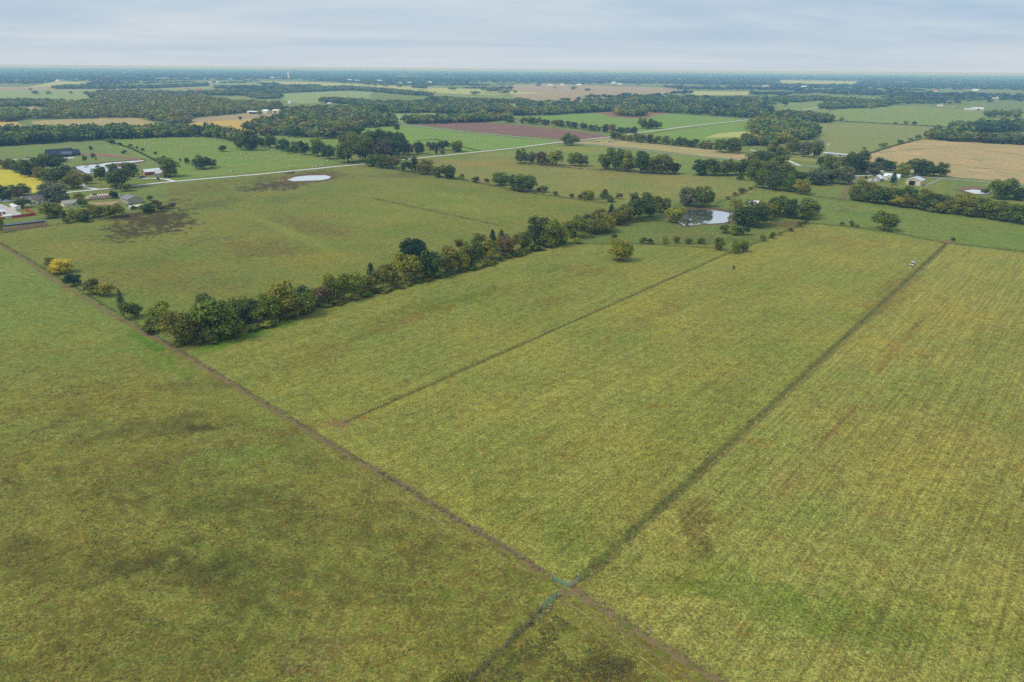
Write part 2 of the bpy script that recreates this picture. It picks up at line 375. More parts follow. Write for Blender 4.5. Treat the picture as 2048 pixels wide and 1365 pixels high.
# right field
patch(1395, 1055, 26, 56, (106, 92, 54), .6, 8, 1.6); patch(1412, 1095, 18, 22, (92, 92, 42), .65, 0, 1.3); patch(1650, 880, 110, 6, (116, 98, 58), .7, -47, 1.4)
patch(1790, 700, 100, 7, (116, 96, 56), .65, -50, 1.2); patch(1830, 655, 26, 10, (100, 84, 50), .7, -40, 1); patch(1930, 660, 130, 50, (138, 128, 70), .5, 0, 1.2)
patch(1960, 860, 140, 60, (136, 126, 70), .5, 0, 1.4); patch(1560, 990, 110, 30, (138, 124, 74), .5, -40, 1.4); patch(1560, 1200, 260, 40, (106, 116, 54), .6, 18, 1.4)
patch(1850, 1250, 240, 60, (108, 116, 54), .6, 10, 1.4); patch(1320, 1165, 80, 24, (100, 114, 52), .6, 10, 1.2); patch(1700, 1330, 200, 30, (134, 128, 72), .5, 15, 1.2)
patch(1960, 1040, 140, 40, (112, 118, 58), .4, 10, 1.4)
# pond pasture and back strips
patch(1370, 470, 60, 14, (112, 100, 62), .5, 10); patch(1440, 480, 90, 8, (90, 100, 54), .5); patch(1560, 448, 40, 6, (96, 70, 56), .6); patch(1700, 425, 120, 8, (92, 112, 68), .5, 8, 1.4)
patch(1860, 445, 140, 8, (94, 114, 70), .5, 8, 1.4); patch(1650, 400, 60, 6, (98, 112, 66), .5); patch(1230, 350, 140, 10, (128, 122, 74), .5, 4, 1.4)
patch(960, 330, 110, 7, (132, 118, 72), .5, 3, 1.3); patch(1110, 372, 120, 10, (128, 128, 74), .4, 3, 1.3); patch(1165, 300, 60, 6, (136, 134, 68), .6, 5)
patch(60, 300, 90, 8, (112, 132, 78), .5); patch(290, 300, 100, 10, (100, 130, 74), .5); patch(470, 312, 70, 5, (112, 104, 66), .6, 6, 1.3)
patch(1690, 420, 30, 5, (110, 96, 66), .6)
# rough weedy mottling of the left pasture: taller brown-green weeds
mz = np.clip((PY - 620) / 300 + (fbm(GX / 22, GY / 22, 61, 4) - .5) * 1.6, 0, 1) * front * (inpoly(PX, PY, [(0, 490), (-900, -60), (-900, 3000), (2600, 3000), (2600, 2075), (1140, 1172)]))
mm = np.clip((fbm(GX / 9, GY / 9, 21, 5) - 0.52) * 7, 0, 1) * mz * 0.25
gc[:] = gc * (1 - mm[:, None]) + C_(72, 68, 38) * mm[:, None]
mm = np.clip((fbm(GX / 12, GY / 12, 57, 5) - 0.57) * 8, 0, 1) * mz * 0.25
gc[:] = gc * (1 - mm[:, None]) + C_(122, 120, 66) * mm[:, None]

na = len(angs); nr = len(rad)
V = np.stack([GX, GY, np.zeros_like(GX)], 1); V = V + 0.0
gi = np.arange(na * nr).reshape(nr, na); nx_ = np.roll(gi, -1, axis=1)
quads = np.stack([gi[:-1].ravel(), nx_[:-1].ravel(), nx_[1:].ravel(), gi[1:].ravel()], 1)[:, ::-1]
cols = np.concatenate([gc, gs[:, None]], 1)
gme = mesh_np('ground', V, quads, 4, m_ground, cols)
wat = gme.attributes.new('weedy', 'FLOAT', 'POINT'); wat.data.foreach_set('value', np.ascontiguousarray(0.12 + 0.85 * mz * np.clip(1.2 - 0.8 * fbm(GX / 30, GY / 30, 91, 3), 0.2, 1), dtype=np.float32))
ground = struct(ob('ground', gme), 'rolling green and straw-coloured pasture land reaching to the horizon')

# ------------------------------------------------------------------ fields, roads, tracks, water
def ragged(pts, step=6.0, amp=0.8, seed=0):
    """outline through surveyed points, subdivided and made slightly uneven"""
    r = np.random.default_rng(seed + 11); out = []
    W = [G(*p) for p in pts]
    for i in range(len(W)):
        a, b_ = W[i], W[(i + 1) % len(W)]; L = np.linalg.norm(b_ - a); n = max(1, min(60, int(L / step)))
        nrm = np.array([-(b_ - a)[1], (b_ - a)[0]]) / max(L, 1e-6)
        for k in range(n): out.append(a + (b_ - a) * k / n + nrm * r.normal(0, amp) * (k > 0))
    return out
_z = [0.03]
def field(name, label, pts, mat, amp=None):
    W0 = G(*pts[0]); d = np.hypot(*W0)
    poly = ragged(pts, max(6, d * 0.012), amp if amp is not None else max(0.6, d * 0.0012), len(label))
    z = _z[0] + d * 3e-5; _z[0] += 0.004
    me = mesh_from(name, [(p[0], p[1], z) for p in poly], [tuple(range(len(poly)))], mat)
    if me.polygons[0].normal.z < 0: me.flip_normals()
    return struct(ob(name, me), label)
mf = {k: field_mat('field_' + k, lin(*c), s, f, bl, an) for k, (c, s, f, bl, an) in {
    'soy': ((178, 168, 66), .9, .6, 1.0, AX), 'hay': ((112, 130, 65), .4, .7, .9, AX), 'bright': ((112, 137, 66), .6, .6, .5, AX2),
    'green': ((120, 134, 78), .7, .5, .5, AX), 'tan': ((156, 145, 108), .6, .6, 1.0, AX2), 'stub': ((162, 145, 114), 1.0, 1.0, 1.6, AX2),
    'gold': ((178, 154, 94), .6, .5, .8, AX), 'olive': ((124, 130, 82), .4, .6, .8, AX), 'pale': ((162, 164, 104), .5, .4, .5, AX2),
    'mauve': ((152, 138, 116), .5, .4, .6, AX2), 'brown': ((128, 104, 82), .6, .6, 1.0, AX), 'palegreen': ((132, 146, 98), .5, .4, .5, AX)}.items()}
m_plow, nt, b = new_mat('ploughed_soil')
geo = N(nt, 'ShaderNodeNewGeometry'); mpn = N(nt, 'ShaderNodeMapping', vector_type='TEXTURE'); mpn.inputs['Rotation'].default_value = (0, 0, AX2); mpn.inputs['Scale'].default_value = (30, 1.2, 1)
nt.links.new(geo.outputs['Position'], mpn.inputs[0])
q1 = noise(nt, .5, 4, .6, mpn.outputs[0]); q2 = noise(nt, .03, 3, .5, geo.outputs['Position'])
cc = mixc(nt, lin(118, 86, 74), lin(150, 114, 98), remap(nt, q1.outputs[0], .3, .7)); cc = mixc(nt, cc, lin(108, 92, 70), remap(nt, q2.outputs[0], .5, .75, 0, .6))
nt.links.new(cc, b.inputs['Base Color']); b.inputs['Roughness'].default_value = 1.0; b.inputs['Specular IOR Level'].default_value = .1

field('hay_field', 'green hay meadow dotted with round bales north of the gravel road', [(200, 279), (400, 273), (470, 284), (560, 300), (690, 326), (345, 361), (330, 332)], mf['hay'])
field('hay_field', 'narrow strip of mown hay between the woods and the tree row', [(500, 283), (520, 270), (600, 274), (672, 278), (690, 300), (650, 312), (560, 296)], mf['hay'])
field('hay_field', 'bright green bale-strewn meadow beside the ploughed field', [(720, 256), (800, 250), (906, 265), (1010, 274), (1118, 285), (1024, 296), (930, 304), (850, 290), (722, 300)], mf['bright'])
field('ploughed_field', 'bare reddish-brown ploughed field beyond the crossroads', [(822, 249), (925, 243), (1024, 249), (1100, 257), (1190, 268), (1222, 274), (1150, 281), (1010, 270)], m_plow)
field('crop_field', 'yellow ripening crop field at the left edge', [(-160, 340), (0, 334), (28, 343), (75, 358), (92, 368), (84, 384), (0, 396), (-160, 412)], mf['soy'])
field('crop_field', 'green crop field running up to the far straight road', [(1050, 236), (1200, 222), (1340, 228), (1490, 240), (1290, 266), (1180, 252)], mf['bright'])
field('fallow_field', 'reddish weedy fallow patch round the tree clump', [(1190, 226), (1230, 219), (1350, 226), (1320, 229), (1290, 238), (1230, 236)], mf['brown'])
field('crop_field', 'deep green crop field right of the far straight road', [(1285, 272), (1497, 242), (1540, 262), (1500, 280), (1300, 282)], mf['bright'])
field('crop_field', 'small pale yellow-green crop corner in front of the wood', [(1408, 276), (1440, 267), (1520, 261), (1540, 264), (1510, 274)], mf['pale'])
field('dry_pasture', 'straw-coloured cattle pasture beside the crossroads', [(1150, 286), (1222, 276), (1290, 286), (1420, 300), (1500, 308), (1495, 322), (1300, 300)], mf['tan'])
field('stubble_field', 'large pale tan harvested field at the right', [(1725, 312), (1790, 292), (1842, 279), (1900, 282), (2260, 300), (2260, 392), (2048, 368), (1890, 353), (1770, 340)], mf['stub'])
field('pasture_field', 'wide green pasture under the far right farms', [(1636, 238), (1665, 222), (1720, 213), (1840, 213), (1960, 223), (2250, 232), (2250, 262), (1900, 254), (1770, 247)], mf['green'])
field('pasture_field', 'grazed olive pasture with small ponds at the right', [(1560, 318), (1640, 286), (1640, 245), (1770, 249), (1890, 256), (1842, 278), (1790, 291), (1722, 313), (1660, 330)], mf['olive'])
field('dry_field', 'tan hay strip between two belts of wood at the left', [(60, 243), (120, 239), (270, 235), (310, 246), (330, 262), (240, 266), (90, 262)], mf['tan'])
field('crop_field', 'golden crop strip below the pale cattle sheds', [(380, 245), (500, 236), (610, 232), (560, 242), (500, 262), (400, 262)], mf['gold'])
field('dry_field', 'brownish rough ground round the pale cattle sheds', [(370, 240), (470, 228), (570, 224), (610, 230), (500, 238), (385, 246)], mf['mauve'])
for nm, lb, pts, k in [
    ('crop_field', 'tan field far left below the horizon woods', [(46, 177), (112, 163), (192, 165), (125, 178)], 'pale'),
    ('pasture_field', 'grey-green open ground beyond the far left woods', [(-120, 180), (60, 177), (230, 171), (410, 166), (425, 175), (330, 188), (200, 200), (-120, 206)], 'palegreen'),
    ('fallow_field', 'mauve strip crossing the far left open ground', [(-120, 176), (420, 170), (420, 175), (-120, 184)], 'mauve'),
    ('dry_field', 'pinkish bare strip in front of the far left woods', [(30, 196), (120, 192), (195, 196), (200, 206), (60, 206)], 'tan'),
    ('pasture_field', 'sliver of green between far woods left of centre', [(440, 196), (522, 192), (560, 206), (480, 208)], 'green'),
    ('pasture_field', 'long pale green field left of centre in the distance', [(522, 190), (640, 182), (745, 184), (735, 203), (600, 208)], 'palegreen'),
    ('crop_field', 'pale green strip below the horizon woods at the left', [(370, 170), (520, 167), (530, 179), (395, 179)], 'palegreen'),
    ('crop_field', 'long pale yellow strip running right under the horizon woods', [(515, 163), (640, 165), (735, 170), (900, 177), (1000, 181), (1095, 187), (1000, 191), (860, 186), (720, 179), (600, 173)], 'pale'),
    ('pasture_field', 'green strip beyond the far belts near the centre', [(855, 182), (1030, 184), (1060, 197), (1000, 203), (930, 198), (860, 196)], 'green'),
    ('pasture_field', 'field in the gap between the wooded belts left of centre', [(690, 219), (770, 216), (870, 225), (868, 238), (806, 251), (780, 240)], 'palegreen'),
    ('fallow_field', 'broad pinkish-brown field right of centre in the distance', [(1024, 170), (1100, 169), (1320, 176), (1372, 182), (1330, 189), (1180, 192), (1120, 200), (1030, 202)], 'mauve'),
    ('fallow_field', 'brown gap between far wooded belts right of centre', [(1130, 195), (1215, 194), (1225, 208), (1150, 209)], 'mauve'),
    ('pasture_field', 'pale green field behind the belt right of centre', [(1010, 206), (1100, 204), (1125, 220), (1024, 226)], 'palegreen'),
    ('crop_field', 'thin tan strip far right just below the horizon', [(1555, 161), (1725, 164), (1705, 169), (1560, 167)], 'pale'),
    ('crop_field', 'bright green strip beyond the tree row at the right', [(1565, 193), (1640, 189), (1775, 199), (1760, 207), (1600, 203)], 'green'),
    ('pasture_field', 'green paddock left of the red-roofed farm', [(1545, 205), (1640, 202), (1660, 218), (1640, 236), (1560, 222)], 'green'),
    ('dry_field', 'pale strip between wooded belts toward the right', [(1380, 183), (1505, 184), (1495, 191), (1385, 191)], 'pale'),
    ('dry_field', 'tan patch at the left edge between woods', [(-80, 216), (70, 211), (82, 220), (-80, 226)], 'tan'),
    ('crop_field', 'orange-tan corner of a field at the left edge', [(-80, 240), (18, 236), (46, 252), (-80, 258)], 'gold')]:
    field(nm, lb, pts, mf[k])
FAR_OPEN = [[(46, 177), (112, 163), (192, 165), (125, 178)], [(-120, 175), (60, 175), (230, 170), (420, 165), (425, 178), (330, 190), (200, 203), (-120, 209)],
    [(440, 194), (522, 190), (560, 206), (480, 211)], [(522, 188), (640, 180), (745, 182), (735, 206), (600, 211)], [(370, 168), (520, 166), (530, 181), (395, 182)],
    [(515, 162), (640, 164), (735, 169), (900, 176), (1000, 180), (1095, 186), (1000, 194), (860, 189), (720, 182), (600, 176)],
    [(855, 180), (1030, 182), (1060, 199), (1000, 206), (930, 201), (860, 199)], [(1024, 168), (1100, 168), (1320, 175), (1372, 181), (1330, 192), (1180, 195), (1120, 204), (1030, 206)],
    [(1555, 160), (1725, 163), (1705, 171), (1560, 169)], [(1565, 191), (1640, 188), (1775, 198), (1760, 210), (1600, 206)], [(1545, 203), (1640, 200), (1660, 218), (1640, 238), (1560, 225)],
    [(1380, 182), (1505, 183), (1495, 193), (1385, 193)], [(640, 180), (860, 186), (860, 200), (740, 206)], [(1600, 214), (2100, 205), (2100, 260), (1600, 260)],
    [(380, 170), (440, 176), (470, 196), (400, 200)]]

def strip(pts, width, jit=0.12, step=3.0, z=0.06, seed=1, world=False):
    r = np.random.default_rng(seed); W = pts if world else [G(*p) for p in pts]; C = []
    for i in range(len(W) - 1):
        a, b_ = np.array(W[i]), np.array(W[i + 1]); L = np.linalg.norm(b_ - a); n = max(1, int(L / step))
        for k in range(n): C.append(a + (b_ - a) * k / n)
    C.append(np.array(W[-1])); C = np.array(C)
    T = np.gradient(C, axis=0); T /= np.linalg.norm(T, axis=1)[:, None]; Nn = np.stack([-T[:, 1], T[:, 0]], 1)
    ws = width if not callable(width) else None
    wl = np.array([(width(i / (len(C) - 1)) if callable(width) else width) for i in range(len(C))]) / 2
    l = C + Nn * (wl + r.normal(0, jit, len(C)))[:, None]; q = C - Nn * (wl + r.normal(0, jit, len(C)))[:, None]
    V = [(p[0], p[1], z) for p in l] + [(p[0], p[1], z) for p in q]; n = len(C)
    return V, [(k + 1, k, n + k, n + k + 1) for k in range(n - 1)][::1]
def strip_ob(name, label, pts, width, mat, **kw):
    V, Fc = strip(pts, width, **kw); me = mesh_from(name, V, Fc, mat)
    if me.polygons[0].normal.z < 0: me.flip_normals()
    return struct(ob(name, me), label)
m_gravel = plain('gravel', lin(216, 210, 200), .95, .08, .6, wear=lin(176, 170, 156))
m_asph = plain('chipseal', lin(168, 166, 162), .95, .08, .5, wear=lin(140, 138, 130))
def soil_mat(name, c1, c2, c3, k=1.0):
    m, nt, b = new_mat(name); geo = N(nt, 'ShaderNodeNewGeometry'); pos = geo.outputs['Position']
    a = noise(nt, .5 * k, 5, .7, pos, .6); d = noise(nt, 2.6 * k, 4, .75, pos)
    c = mixc(nt, lin(*c1), lin(*c2), remap(nt, d.outputs[0], .32, .68)); c = mixc(nt, c, lin(*c3), remap(nt, a.outputs[0], .48, .60, 0, .92))
    nt.links.new(c, b.inputs['Base Color']); b.inputs['Roughness'].default_value = 1.0; b.inputs['Specular IOR Level'].default_value = .05
    bp = N(nt, 'ShaderNodeBump'); bp.inputs['Strength'].default_value = .6; bp.inputs['Distance'].default_value = .2; nt.links.new(d.outputs[0], bp.inputs['Height']); nt.links.new(bp.outputs[0], b.inputs['Normal'])
    return m
m_dirt = soil_mat('dirt_track', (108, 88, 58), (160, 136, 98), (108, 108, 54))
m_soil = soil_mat('trodden_soil', (120, 92, 60), (164, 130, 90), (114, 112, 56), 1.2)
m_verge = soil_mat('rank_verge', (96, 96, 44), (138, 132, 66), (112, 122, 52), .6)
m_rut = plain('worn_rut', lin(146, 140, 84), 1.0, .3, .5, wear=lin(104, 108, 58))
m_mud = soil_mat('bank_mud', (98, 78, 58), (128, 102, 78), (98, 98, 58), .3)
strip_ob('gravel_road', 'pale straight gravel road running from the houses to the far wood', [(40, 395), (145, 385), (228, 377), (340, 364.5), (512, 350), (735, 328), (780, 323), (1024, 297.5), (1120, 285), (1160, 281), (1217, 275), (1280, 266), (1380, 253), (1495, 240.5), (1560, 232)], 5.5, m_gravel, jit=.25, z=.30)
strip_ob('gravel_road', 'narrower crossing lane past the ploughed field and cattle pasture', [(790, 247), (805, 249.3), (905, 262.5), (1010, 271.8), (1120, 283.5), (1160, 288), (1280, 301), (1480, 320.5), (1560, 329.5), (1635, 335), (1700, 341), (1760, 346), (1870, 356.5), (1960, 364), (2048, 371), (2300, 395)], 4.6, m_asph, jit=.2, z=.25)
strip_ob('driveway', 'curved pale lane joining the crossing road by the grey sheds', [(1500, 300), (1540, 310), (1565, 316), (1590, 328), (1600, 332)], 4, m_gravel, z=.2)
strip_ob('driveway', 'short gravel drive from the road behind the dark roadside tree', [(160, 369), (172, 376), (196, 379.5)], 4.5, m_gravel, z=.2)
strip_ob('driveway', 'gravel drive to the red barn', [(352, 364), (332, 359), (305, 357), (285, 358)], 4.5, m_gravel, z=.2)
strip_ob('driveway', 'pale drive leading to the dark-roofed farmhouse', [(-60, 322), (8, 321), (40, 319), (90, 317), (130, 320)], 5, m_gravel, z=.2)
strip_ob('dirt_track', 'dirt track winding from the right farmyard to the field gap', [(1735, 354), (1720, 358), (1704, 366), (1692, 380), (1688, 392), (1680, 404)], 4, m_dirt, jit=.5, z=.2)
strip_ob('farm_lane', 'pale lane through the right farmyard', [(1685, 352), (1740, 352), (1768, 341)], 4, m_gravel, z=.24)
strip_ob('farm_lane', 'concrete edge running from the tan barn to the road', [(1850, 372), (1886, 357)], 1.5, m_asph, z=.2)
strip_ob('driveway', 'pale lane beside the red-roofed farm', [(1606, 220), (1640, 215), (1652, 216)], 7, m_gravel, z=.35)
strip_ob('dirt_track', 'worn brown cattle path along the diagonal pasture fence', [(0, 489), (125, 571), (240, 639), (350, 699), (480, 778), (640, 877), (800, 969), (960, 1065), (1100, 1153)], 2.0, m_dirt, jit=.40, step=.6, z=.02)
strip_ob('wheel_rut', 'thin straw-coloured wheel rut beside the cattle path', [(610, 872), (700, 934), (810, 1003), (960, 1092), (1070, 1150)], .20, m_rut, jit=.09, step=.8, z=.012)
strip_ob('dirt_track', 'brown trampled strip leading from the gates to the lower right', [(1120, 1182), (1165, 1193), (1240, 1242), (1320, 1292), (1470, 1384), (1560, 1440)], 1.9, m_dirt, jit=.50, step=.5, z=.02)
strip_ob('wheel_rut', 'thin pale wheel rut running down from the lower gate', [(1110, 1190), (1160, 1222), (1240, 1282), (1330, 1352), (1400, 1410)], .20, m_rut, jit=.09, step=.8, z=.012)
strip_ob('wheel_rut', 'faint brown rut below the gates', [(1180, 1228), (1260, 1276), (1340, 1330), (1430, 1392)], .45, m_dirt, jit=.15, step=.8, z=.012)
def blob(name, label, pts, mat, z, amp=.3, step=1.2):
    poly = ragged(pts, step, amp, len(label) + 5)
    me = mesh_from(name, [(p[0], p[1], z) for p in poly], [tuple(range(len(poly)))], mat)
    if me.polygons[0].normal.z < 0: me.flip_normals()
    return struct(ob(name, me), label)
blob('bare_soil', 'bare reddish soil trodden at the end of the lower gate', [(1112, 1190), (1124, 1192), (1136, 1204), (1140, 1212), (1126, 1208), (1114, 1200)], m_soil, .016, .25, .5)
blob('bare_soil', 'bare earth at the foot of the upper gate corner', [(1143, 1172), (1154, 1172), (1166, 1182), (1172, 1192), (1160, 1190), (1148, 1182)], m_soil, .016, .25, .5)
blob('bare_soil', 'pale worn ground beside the middle fence end', [(655, 846), (690, 843), (700, 849), (672, 856)], m_soil, .016, .5, .8)
blob('bare_soil', 'bare pale ground where the field gap crosses the fence', [(1878, 482), (1900, 480), (1902, 488), (1888, 491)], m_soil, .02, .4, 1)

def water_mat(name, murk, gloss):
    m, nt, b = new_mat(name)
    d = N(nt, 'ShaderNodeBsdfDiffuse'); d.inputs[0].default_value = murk
    g = N(nt, 'ShaderNodeBsdfGlossy'); g.inputs['Roughness'].default_value = .03; g.inputs[0].default_value = (.98, .98, .98, 1)
    geo = N(nt, 'ShaderNodeNewGeometry'); n = noise(nt, 1.4, 3, .5, geo.outputs['Position']); bp = N(nt, 'ShaderNodeBump'); bp.inputs['Strength'].default_value = .02
    nt.links.new(n.outputs[0], bp.inputs['Height']); nt.links.new(bp.outputs[0], g.inputs['Normal'])
    ms = N(nt, 'ShaderNodeMixShader'); ms.inputs[0].default_value = gloss
    nt.links.new(d.outputs[0], ms.inputs[1]); nt.links.new(g.outputs[0], ms.inputs[2]); nt.links.new(ms.outputs[0], nt.nodes['Material Output'].inputs[0])
    return m
m_water = water_mat('pond_water', lin(226, 226, 224), .55); m_water2 = water_mat('clear_water', lin(150, 152, 146), .86)
def pond(label, pts, mat, bank=None, z=.08, amp=.25):
    if bank: blob('pond_bank', 'bare muddy bank round the ' + label, bank, m_mud, z - .03, .8, 3)
    return blob('pond', label, pts, mat, z, amp, 2.0)
pond('small bright oval pond beside the gravel road', [(574, 360), (592, 354), (620, 351.5), (650, 351), (662, 353.5), (658, 358), (640, 361), (610, 362), (588, 363)], m_water, [(566, 361), (590, 352), (620, 349), (655, 348.5), (668, 353), (664, 360), (640, 364), (606, 367), (582, 366)])
pond('curving farm pond below the dark-roofed house', [(151, 334), (165, 331.5), (185, 330), (200, 329), (212, 326.5), (250, 323.5), (286, 321), (288, 322.5), (262, 326), (232, 327), (212, 330), (208, 333), (220, 335.5), (248, 334.5), (246, 337), (228, 340), (222, 344), (205, 345), (176, 347.5), (170, 347), (164, 342), (154, 338)], m_water, [(145, 334), (165, 329), (210, 324), (250, 321), (292, 319), (292, 325), (262, 329), (280, 332), (262, 338), (236, 344), (205, 349), (166, 350), (150, 345)])
pond('small reed-edged inlet left of the road pond house', [(150, 352), (170, 347.5), (170, 349), (156, 352)], m_water)
pond('tree-reflecting pond in the middle of the pastures', [(1328, 424), (1350, 419), (1372, 420), (1405, 420), (1430, 421.5), (1452, 425), (1470, 429), (1468, 440), (1450, 446), (1420, 448), (1390, 450), (1368, 452), (1358, 446), (1345, 438), (1326, 429)], m_water2, [(1320, 424), (1350, 415), (1405, 415), (1440, 417), (1480, 426), (1482, 444), (1450, 449), (1420, 450), (1366, 455), (1350, 446), (1322, 432)])
pond('thin puddle-like pond in the far olive pasture', [(1667, 270), (1690, 270.5), (1722, 272), (1710, 273), (1680, 272)], m_water)
pond('small pond right of the grey shed by the farm trees', [(1650, 286), (1665, 285), (1675, 288), (1660, 290)], m_water)
pond('double pond in the far olive pasture', [(1712, 290.5), (1730, 287.5), (1745, 284.5), (1760, 285), (1745, 289), (1742, 292), (1725, 291.5)], m_water, [(1704, 290), (1730, 285), (1760, 283), (1768, 286), (1748, 293), (1720, 294)])
pond('pond in the green paddock behind the right hedgerow', [(1927, 382), (1945, 379.5), (1962, 381), (1978, 386), (1976, 389), (1950, 388)], m_water, [(1908, 380), (1935, 376), (1965, 376), (1985, 386), (1978, 391), (1940, 390)])
pond('pale flooded corner at the far right edge', [(2025, 267), (2060, 265), (2060, 273), (2028, 272)], m_water)

# ------------------------------------------------------------------ trees: prototypes
def rand_dirs(r, n):
    v = r.normal(size=(n, 3)); return v / np.linalg.norm(v, axis=1)[:, None]
def rhombs(r, P_, D_, size, up=0.55, jag=0.5):
    n = len(P_); nr_ = D_ * 0.7 + r.normal(size=(n, 3)) * jag + np.array([0, 0, up]); nr_ /= np.linalg.norm(nr_, axis=1)[:, None]
    t = np.cross(nr_, r.normal(size=(n, 3))); t /= np.linalg.norm(t, axis=1)[:, None]; q = np.cross(nr_, t)
    s = size[:, None]; asp = r.uniform(.55, .95, n)[:, None]
    V = np.stack([P_ + t * s, P_ + q * s * asp, P_ - t * s, P_ - q * s * asp], 1).reshape(-1, 3)
    return V, np.arange(4 * n)
def lobes_for(kind, r):
    L = []
    if kind == 'round':
        for k in range(20):
            a = r.uniform(0, 2 * math.pi); e = r.uniform(-1.15, 1.0); rr = math.sqrt(max(0.12, 1 - .62 * e * e)) * r.uniform(.55, .85)
            L.append((.30 * rr / .6 * math.cos(a), .30 * rr / .6 * math.sin(a), .49 + .31 * e, r.uniform(.14, .22)))
        L.append((0, 0, .48, .29))
    elif kind == 'tall':
        for k in range(14):
            z = r.uniform(.14, .88); a = r.uniform(0, 6.28); q = .26 * math.sin(min(1, (1.05 - z) * 1.6) * 1.57) * r.uniform(.5, 1.1)
            L.append((q * math.cos(a) * 1.3, q * math.sin(a) * 1.3, z, r.uniform(.12, .20)))
        L.append((0, 0, .5, .24))
    elif kind == 'shrub':
        for k in range(10):
            a = r.uniform(0, 6.28); q = r.uniform(.05, .34)
            L.append((q * math.cos(a), q * math.sin(a), r.uniform(.22, .72), r.uniform(.15, .25)))
    elif kind == 'cedar':
        for k in range(16):
            z = .10 + .82 * k / 15; q = .30 * (1 - z) ** .8; a = k * 2.4
            L.append((q * .8 * math.cos(a), q * .8 * math.sin(a), z, .10 + .20 * (1 - z)))
    elif kind == 'open':
        for k in range(11):
            a = r.uniform(0, 6.28); q = r.uniform(.12, .40)
            L.append((q * math.cos(a), q * math.sin(a), r.uniform(.42, .90), r.uniform(.10, .17)))
    return L
def make_proto(kind, seed, n, leaf):
    r = np.random.default_rng(seed); L = lobes_for(kind, r); A_ = np.array(L)
    w_ = A_[:, 3] ** 2; pick = r.choice(len(L), n, p=w_ / w_.sum()); D_ = rand_dirs(r, n); D_[:, 2] = np.where(D_[:, 2] < -.5, -D_[:, 2], D_[:, 2])
    rad_ = A_[pick, 3] * np.where(r.random(n) < .22, r.uniform(.3, .8, n), r.uniform(.82, 1.12, n)) * (1 + .18 * np.sin(D_[:, 0] * 9 + pick) * np.cos(D_[:, 1] * 8 + D_[:, 2] * 7))
    P_ = A_[pick, :3] + D_ * rad_[:, None] * np.array([1, 1, .85])
    d2 = np.linalg.norm(P_[:, None, :] - A_[None, :, :3], axis=2) / A_[None, :, 3]
    keep = (d2.min(1) > .28) & (P_[:, 2] > .03); P_, D_, pick = P_[keep], D_[keep], pick[keep]; n = len(P_)
    size = leaf * r.uniform(.6, 1.25, n)
    V, I = rhombs(r, P_, D_, size)
    V[:, 2] = np.maximum(V[:, 2], .004)
    lt = r.uniform(0, 1, len(L)); tone = np.clip(.42 + (lt[pick] - .5) * .65 + r.normal(0, .22, n), 0, 1)
    cols = np.repeat(np.stack([tone, tone, tone, np.ones(n)], 1), 4, axis=0)
    crown = mesh_np('crown', V, I, 4, m_leaf, cols)
    T = MB(); top = {'cedar': .85, 'shrub': .35}.get(kind, .50); tr = {'shrub': .018, 'cedar': .022}.get(kind, .028)
    T.tube((0, 0, -.01), (.01, -.01, top * .5), tr, tr * .75); T.tube((.01, -.01, top * .5), (.0, .0, top), tr * .75, tr * .4)
    if kind != 'cedar':
        for k in range(6):
            p = A_[k % len(L)]; z0 = top * (.45 + .08 * k); T.tube((.005, -.005, z0), (p[0] * .85, p[1] * .85, max(z0 + .03, p[2])), tr * .5, tr * .15, 5)
    return crown, T.mesh('trunk', m_bark)
PROTO = {'round': [make_proto('round', 100 + i, 3600, .036) for i in range(6)], 'tall': [make_proto('tall', 200 + i, 3000, .034) for i in range(5)],
         'shrub': [make_proto('shrub', 300 + i, 1500, .052) for i in range(5)], 'cedar': [make_proto('cedar', 400 + i, 1900, .036) for i in range(2)],
         'open': [make_proto('open', 500 + i, 1300, .038) for i in range(3)]}
TC = {'D': (.100, .146, .038), 'G': (.172, .222, .040), 'O': (.225, .228, .044), 'Y': (.315, .315, .044), 'B': (.66, .54, .050), 'R': (.195, .150, .068), 'T': (.046, .086, .046), 'W': (.185, .205, .115)}
TW = {'D': 'dark green', 'G': 'mid-green', 'O': 'olive', 'Y': 'yellow-green', 'B': 'golden yellow', 'R': 'brownish', 'T': 'blackish-green', 'W': 'grey-green'}
KW = {'round': 'tree', 'tall': 'tall tree', 'shrub': 'shrub', 'cedar': 'cedar', 'open': 'thin tree'}
KN = {'round': 'broadleaf_tree', 'tall': 'tall_tree', 'shrub': 'shrub', 'cedar': 'cedar_tree', 'open': 'thin_tree'}
MASS = []            # (x, y, w, h, colour, level) for the massed far trees
n_tree = [0]
def put_tree(x, y, w_, h_, kind, colk, label, group, jit=.12, lean=0):
    k = n_tree[0]; n_tree[0] += 1
    pr = PROTO[kind][k * 7 % len(PROTO[kind])]
    t = thing(KN[kind], label, 'shrub' if kind == 'shrub' else 'tree', (x, y, 0), random.uniform(0, 6.28), group)
    fx = {'round': 1.02, 'tall': 1.25, 'shrub': 1.05, 'cedar': 1.3, 'open': 1.0}[kind]
    t.scale = (w_ * fx, w_ * fx * random.uniform(.9, 1.1), h_)
    if lean: t.rotation_euler = (lean, 0, t.rotation_euler[2])
    c = np.array(TC[colk]) * random.uniform(.88, 1.14) * np.array([random.uniform(1 - jit, 1 + jit), 1, random.uniform(.85, 1.15)])
    cr_ = ob('crown', pr[0], t); cr_.color = (*[float(q) for q in c], 1)
    ob('trunk', pr[1], t)
    return t
def tree_px(px, py, wpx, hpx):
    p = G(px, py); s = ppm(p); w_ = wpx / s; e = dep(p)
    u = p / np.linalg.norm(p); p = p + u * w_ * .30
    h_ = max((hpx / s - w_ * .30 * math.sin(e)) / math.cos(e), w_ * .62)
    g = 1.0 + .16 * min(1, max(0, (np.hypot(*p) - 450) / 300))
    return p[0], p[1], w_ * g, h_ * g
